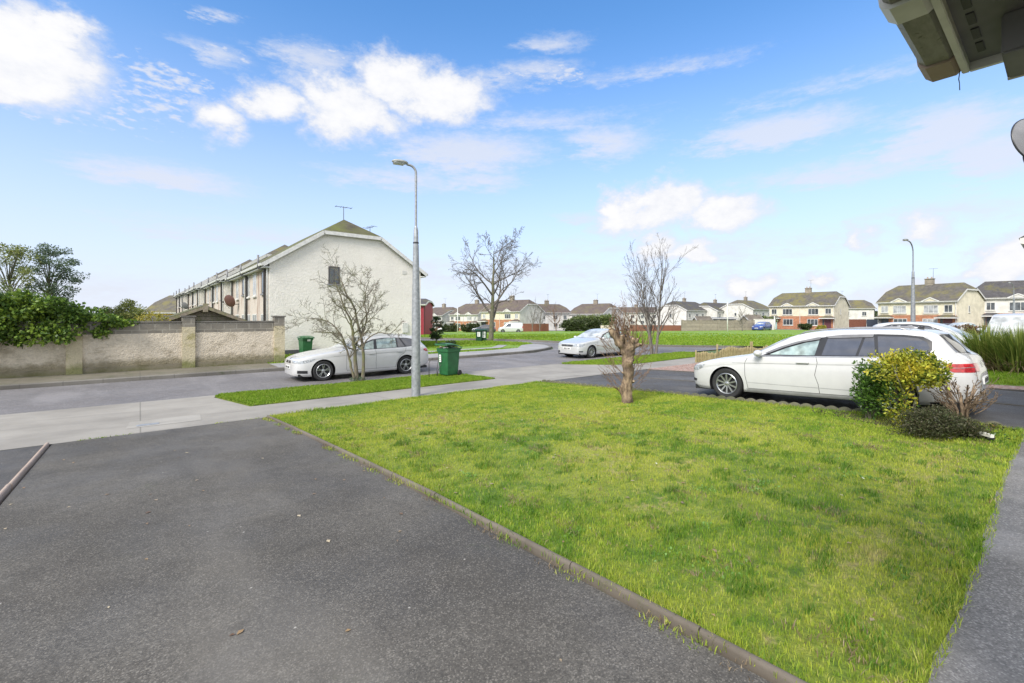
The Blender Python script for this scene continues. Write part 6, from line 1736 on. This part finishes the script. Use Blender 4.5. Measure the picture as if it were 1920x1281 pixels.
# --- leafy trees
def leafy(name, label, px, Z, H, rx, m, n, cnt, size, seed, trunk_h=.35, rz_=.5, cat='tree', z=None, asp=.6, gap=.34):
    l = loc_at(px, Z); t = thing(name, label, cat, (l[0], l[1], l[2] if z is None else z), -A)
    b = Br(seed, None, None); r = random.Random(seed)
    b.T.chain([(0, 0, -.3), (.02, 0, H * .4), (0, 0, H * .85)], [H * .022 + .02, H * .016 + .01, .015], 8, cap=False)
    blobs = []
    for k in range(n):
        a = r.uniform(0, 6.28); z_ = H * r.uniform(trunk_h, 1.0); f = math.sin(math.pi * min(1, max(.08, (z_ / H - trunk_h * .7) / (1.06 - trunk_h * .7)))) ** .6; q = r.uniform(.25, 1) * rx * f
        c = (q * math.cos(a), q * math.sin(a), z_); b.Cn.chain([(0, 0, z_ * .62), ((c[0]) * .5, c[1] * .5, z_ * .84), c], [H * .0032 + .006, H * .0024 + .004, .006], 4, cap=False)
        s_ = rx * gap * r.uniform(.6, 1.2); blobs.append((*c, s_, s_, s_ * .75, cnt))
    b.T.build('trunk', M['bark_g'], t, smooth=True, fix=False)
    lf = leaves('crown', m, blobs, size, t, asp, .25, seed, .2)
    b.Cn.build('limbs', M['bark_g'], t, smooth=True, fix=False)
    return t
leafy('leafy_tree', 'loose olive green tree at the left edge behind the ivy', 18, 40, 8.2, 3.0, M['tree_o'], 58, 95, .16, 5, .25, gap=.24)
leafy('leafy_tree', 'dark blue-green tree standing right of the olive tree behind the ivy', 92, 42, 8.6, 2.4, M['blueg'], 74, 105, .16, 6, .2, gap=.24)
leafy('leafy_tree', 'low green tree behind the ivy at the left edge', 40, 36, 4.2, 3.0, M['tree_l'], 36, 110, .18, 7, .1)
leafy('round_bush', 'rounded olive bush beyond the garden wall between ivy and yellow house', 234, 46, 3.6, 1.9, M['tree_o'], 34, 170, .16, 8, .15, cat='shrub')
leafy('small_conifer', 'small dark evergreen on a thin stem on the corner verge by the near bin', 818, 30.9, 2.05, .52, M['conif'], 34, 120, .075, 9, .30, cat='shrub')
leafy('round_bush', 'little dark round bush behind the open-lidded bin', 846, 27.5, .62, .42, M['conif'], 16, 120, .06, 10, .25, cat='shrub')
def bushy(name, label, px, Z, rx, ry, h, m, cnt, size, seed, cat='hedge', n=24):
    l = loc_at(px, Z); t = thing(name, label, cat, l, -A)
    S = MB(); 
    for k in range(4): S.chain([(rx * .4 * (k - 1.5), 0, -.3), (rx * .4 * (k - 1.5), 0, h * .6)], [.06, .03], 5)
    S.build('stems', M['bark_g'], t)
    r = random.Random(seed); bl = [(0, 0, h * .45, rx * .85, ry * .8, h * .45, cnt * 4)]
    for k in range(n): bl.append((rx * r.uniform(-.8, .8), ry * r.uniform(-.7, .7), h * r.uniform(.15, .82), rx * .26, ry * .35, h * .2, cnt))
    leaves('foliage', m, bl, size, t, .7, .5, seed)
    return t
bushy('clipped_hedge', 'dark domed clipped hedge at the far edge of the green', 1078, 84, 2.7, 1.8, 2.4, M['hedge'], 150, .3, 1)
bushy('clipped_hedge', 'second domed hedge, right of and behind the darkest dome', 1104, 86, 2.2, 1.8, 2.5, M['hedge'], 150, .3, 2)
bushy('clipped_hedge', 'tall flat topped olive hedge behind the domed hedges', 1108, 93, 5.2, 1.6, 3.3, M['tree_l'], 200, .32, 3, n=40)
bushy('garden_bush', 'dark leafy bush before the second brick and white house from the left', 882, 84, 1.9, 1.5, 1.9, M['hedge'], 120, .25, 4, 'shrub')
bushy('garden_bush', 'grey-green clipped bush beside the small white car', 846, 92, 1.5, 1.2, 1.7, M['hedge'], 110, .25, 5, 'shrub')
bushy('garden_bush', 'low dark hedge under the ground floor windows of the mint door house', 1510, 77, 1.2, 1.0, 1.2, M['hedge'], 110, .2, 6, 'shrub')
bushy('garden_bush', 'small golden bush before the maroon door', 1540, 76, .8, .7, .9, M['goldb'], 90, .16, 7, 'shrub')
bushy('garden_bush', 'green bush behind the wall left of the mint door house', 1428, 88, 2.4, 1.5, 2.9, M['tree_l'], 130, .28, 8, 'shrub')
bushy('garden_bush', 'broad olive shrub right of the cream semi-detached house gable', 1858, 84, 3.4, 2, 3.4, M['tree_l'], 170, .28, 9, 'shrub')
bushy('garden_bush', 'brown twiggy garden bush seen low beyond the spiky plant', 1815, 45, 1.6, 1, 1.3, M['rust'], 110, .14, 10, 'shrub')
def small_bare(label, px, Z, H, seed, m='bark_p', spread=(22, 42)):
    t = thing('bare_tree', label, 'tree', loc_at(px, Z), -A); b = Br(seed, None, None)
    c = dict(seg=(5, 5, 4), wig=(.06, .09, .12), up=(.03, .05, .03), tap=(.7, .8, .6), kids=(12, 9), ang=(spread, (20, 45)), len=(.6, .45), lfall=(.35, .35), rk=(.6, .6), rmin=.012); c['from'] = (.18, .15)
    b.grow((0, 0, -.2), (0, 0, 1), H, .09, 0, c); b.finish(t, M[m], M[m]); return t
small_bare('small bare tree in front of the white gable behind the tall bare tree', 998, 84, 4.6, 3)
small_bare('small bare tree next to the first in front of the white gable', 1012, 84, 4.2, 4)
small_bare('reddish bare tree beside the domed hedges', 1043, 88, 4.4, 5, 'rust', (25, 55))
small_bare('thin bare tree before the white house right of the twin-stemmed tree', 1262, 80, 4.4, 6, 'bark_p', (30, 60))
small_bare('little bare sapling at the far rendered wall', 1392, 68, 3.0, 7)
# far tree belt closing the horizon between and behind the houses
bl = []; rr = random.Random(77)
P_ = []
for k in range(150):
    px = rr.uniform(-250, 2150); Z = rr.uniform(190, 230); x, y = cw(px, Z); P_.append((x, y, gz(x, y) + rr.uniform(0, 2.2), rr.uniform(6, 11), rr.uniform(6, 11), rr.uniform(2.6, 4.4), 240))
o = leaves('far_woodland', M['hedge'], P_, 1.5, None, .7, .5, 5); o['kind'] = 'stuff'

# --- low things round the bed
def weed(x, y, n, s, seed, m='laurel'):
    leaves('bed_weeds', M[m], [(x, y, gz(x, y) + .03, s, s, .05, n)], .035, None, .5, .1, seed)['kind'] = 'stuff'
weed(8.9, .8, 400, .5, 1); weed(9.3, 2.6, 200, .35, 2, 'heath'); weed(9.6, .7, 150, .25, 3, 'heath')
s = MB().obox((0, 0, .02), (1.3, .15, .05), .045, .04).build('white_lath', M['scrap']); x, y = cw(1838, 6.35); s.location = (8.55, .62, gz(8.5, .6) + .06); s.rotation_euler = (0, 0, R(38)); s.scale = (.6, 1, 1); tag(s, 'thin pale strip of wood lying in the grass beside the low heathery shrub', 'lath')
for i, (px, Z, m, lb, c) in enumerate(((1862, 6.6, 'deadleaf', 'orange-brown leaf on the drive by the dead shrub stems', 'leaf'), (1835, 6.2, 'scrap', 'white scrap beside the black clod near the path corner', 'litter'))):
    x, y = cw(px, Z); leaf_obj('fallen_leaf' if c == 'leaf' else 'paper_scrap', x, y, .10, i, M[m], lb, c, .05)
x, y = cw(1856, 6.0); o = MB().sphere((0, 0, .03), (.07, .05, .05), 9, 6).build('black_clod', M['dark'], smooth=True); o.location = (x, y, gz(x, y)); tag(o, 'small black lump lying in the grass near the path corner', 'clod')
for (x, y, s, l) in ((4.6, 3.0, .05, 'tiny white feather on the green lawn, nearer one'), (5.6, 1.3, .07, 'white scrap on the lawn near the low shrub')): leaf_obj('white_scrap', x, y, s, .4, M['scrap'], l, 'litter')

# litter and sprigs: specks nobody could count
rg = np.random.default_rng(5); n = 260
X = rg.uniform(2.4, 9.5, n); Y = rg.uniform(.6, 10, n); n2 = 60
X = np.concatenate([X, rg.uniform(-1, 2.1, n2)]); Y = np.concatenate([Y, rg.uniform(.4, 10, n2)]); nn = n + n2
a = rg.uniform(0, 6.28, nn); s_ = rg.uniform(.006, .017, nn); Z = gzv(X, Y) + np.where(np.arange(nn) < n, .022, .004)
V = np.zeros((nn, 4, 3))
for k in range(4):
    q = a + k * 1.57; V[:, k] = np.stack([X + np.cos(q) * s_ * (1 if k % 2 else 1.7), Y + np.sin(q) * s_ * (1 if k % 2 else 1.7), Z + (k % 2) * .004], 1)
M['litter'] = mk_foliage('leaf_litter', [(.20, .11, .05), (.34, .24, .12), (.12, .07, .04), (.5, .42, .28)], trans=0)
o = np_mesh('leaf_litter', V.reshape(-1, 3), (np.arange(nn) * 4)[:, None] + np.array([[0, 1, 2, 3]]), M['litter']); o['kind'] = 'stuff'
ek = [(2.10, -.5), (2.24, -.5), (2.22, 4), (2.08, 8), (1.97, 10.2), (1.85, 10.2), (1.97, 8), (2.11, 4)]
grass('edge_weeds', ek, M['straw'], 2200, .020, .004, .002, .6, seed=31, lean=1.2, dfun=lambda X, Y, d: (wob(X, Y, 1.6, 2) > .35) * .8)
grass('edge_weeds', ek, M['blade'], 2600, .022, .005, .002, .6, seed=32, lean=1.2, dfun=lambda X, Y, d: (wob(X, Y, 1.3, 7) > .45) * .8)
grass('joint_weeds', [(-1.05, 10.2), (2.0, 10.2), (2.0, 10.29), (-1.05, 10.29)], M['blade'], 1500, .018, .006, .002, .6, seed=33, lean=1.2, dfun=lambda X, Y, d: (wob(X, Y, 1.3, 9) > .2) * .7)
# clover and broad weeds in the turf
rg = np.random.default_rng(9); wb = []
for k in range(70):
    x, y = rg.uniform(2.4, 9.3), rg.uniform(.6, 9.9); wb.append((x, y, gz(x, y) + .012, rg.uniform(.05, .22), rg.uniform(.05, .22), .012, int(rg.uniform(30, 120))))
M['clover'] = mk_foliage('clover_leaf', [(.10, .20, .03), (.16, .30, .06), (.22, .38, .10)])
o = leaves('clover', M['clover'], wb, .020, None, .9, .0, 6, 2.5, .1); o['kind'] = 'stuff'
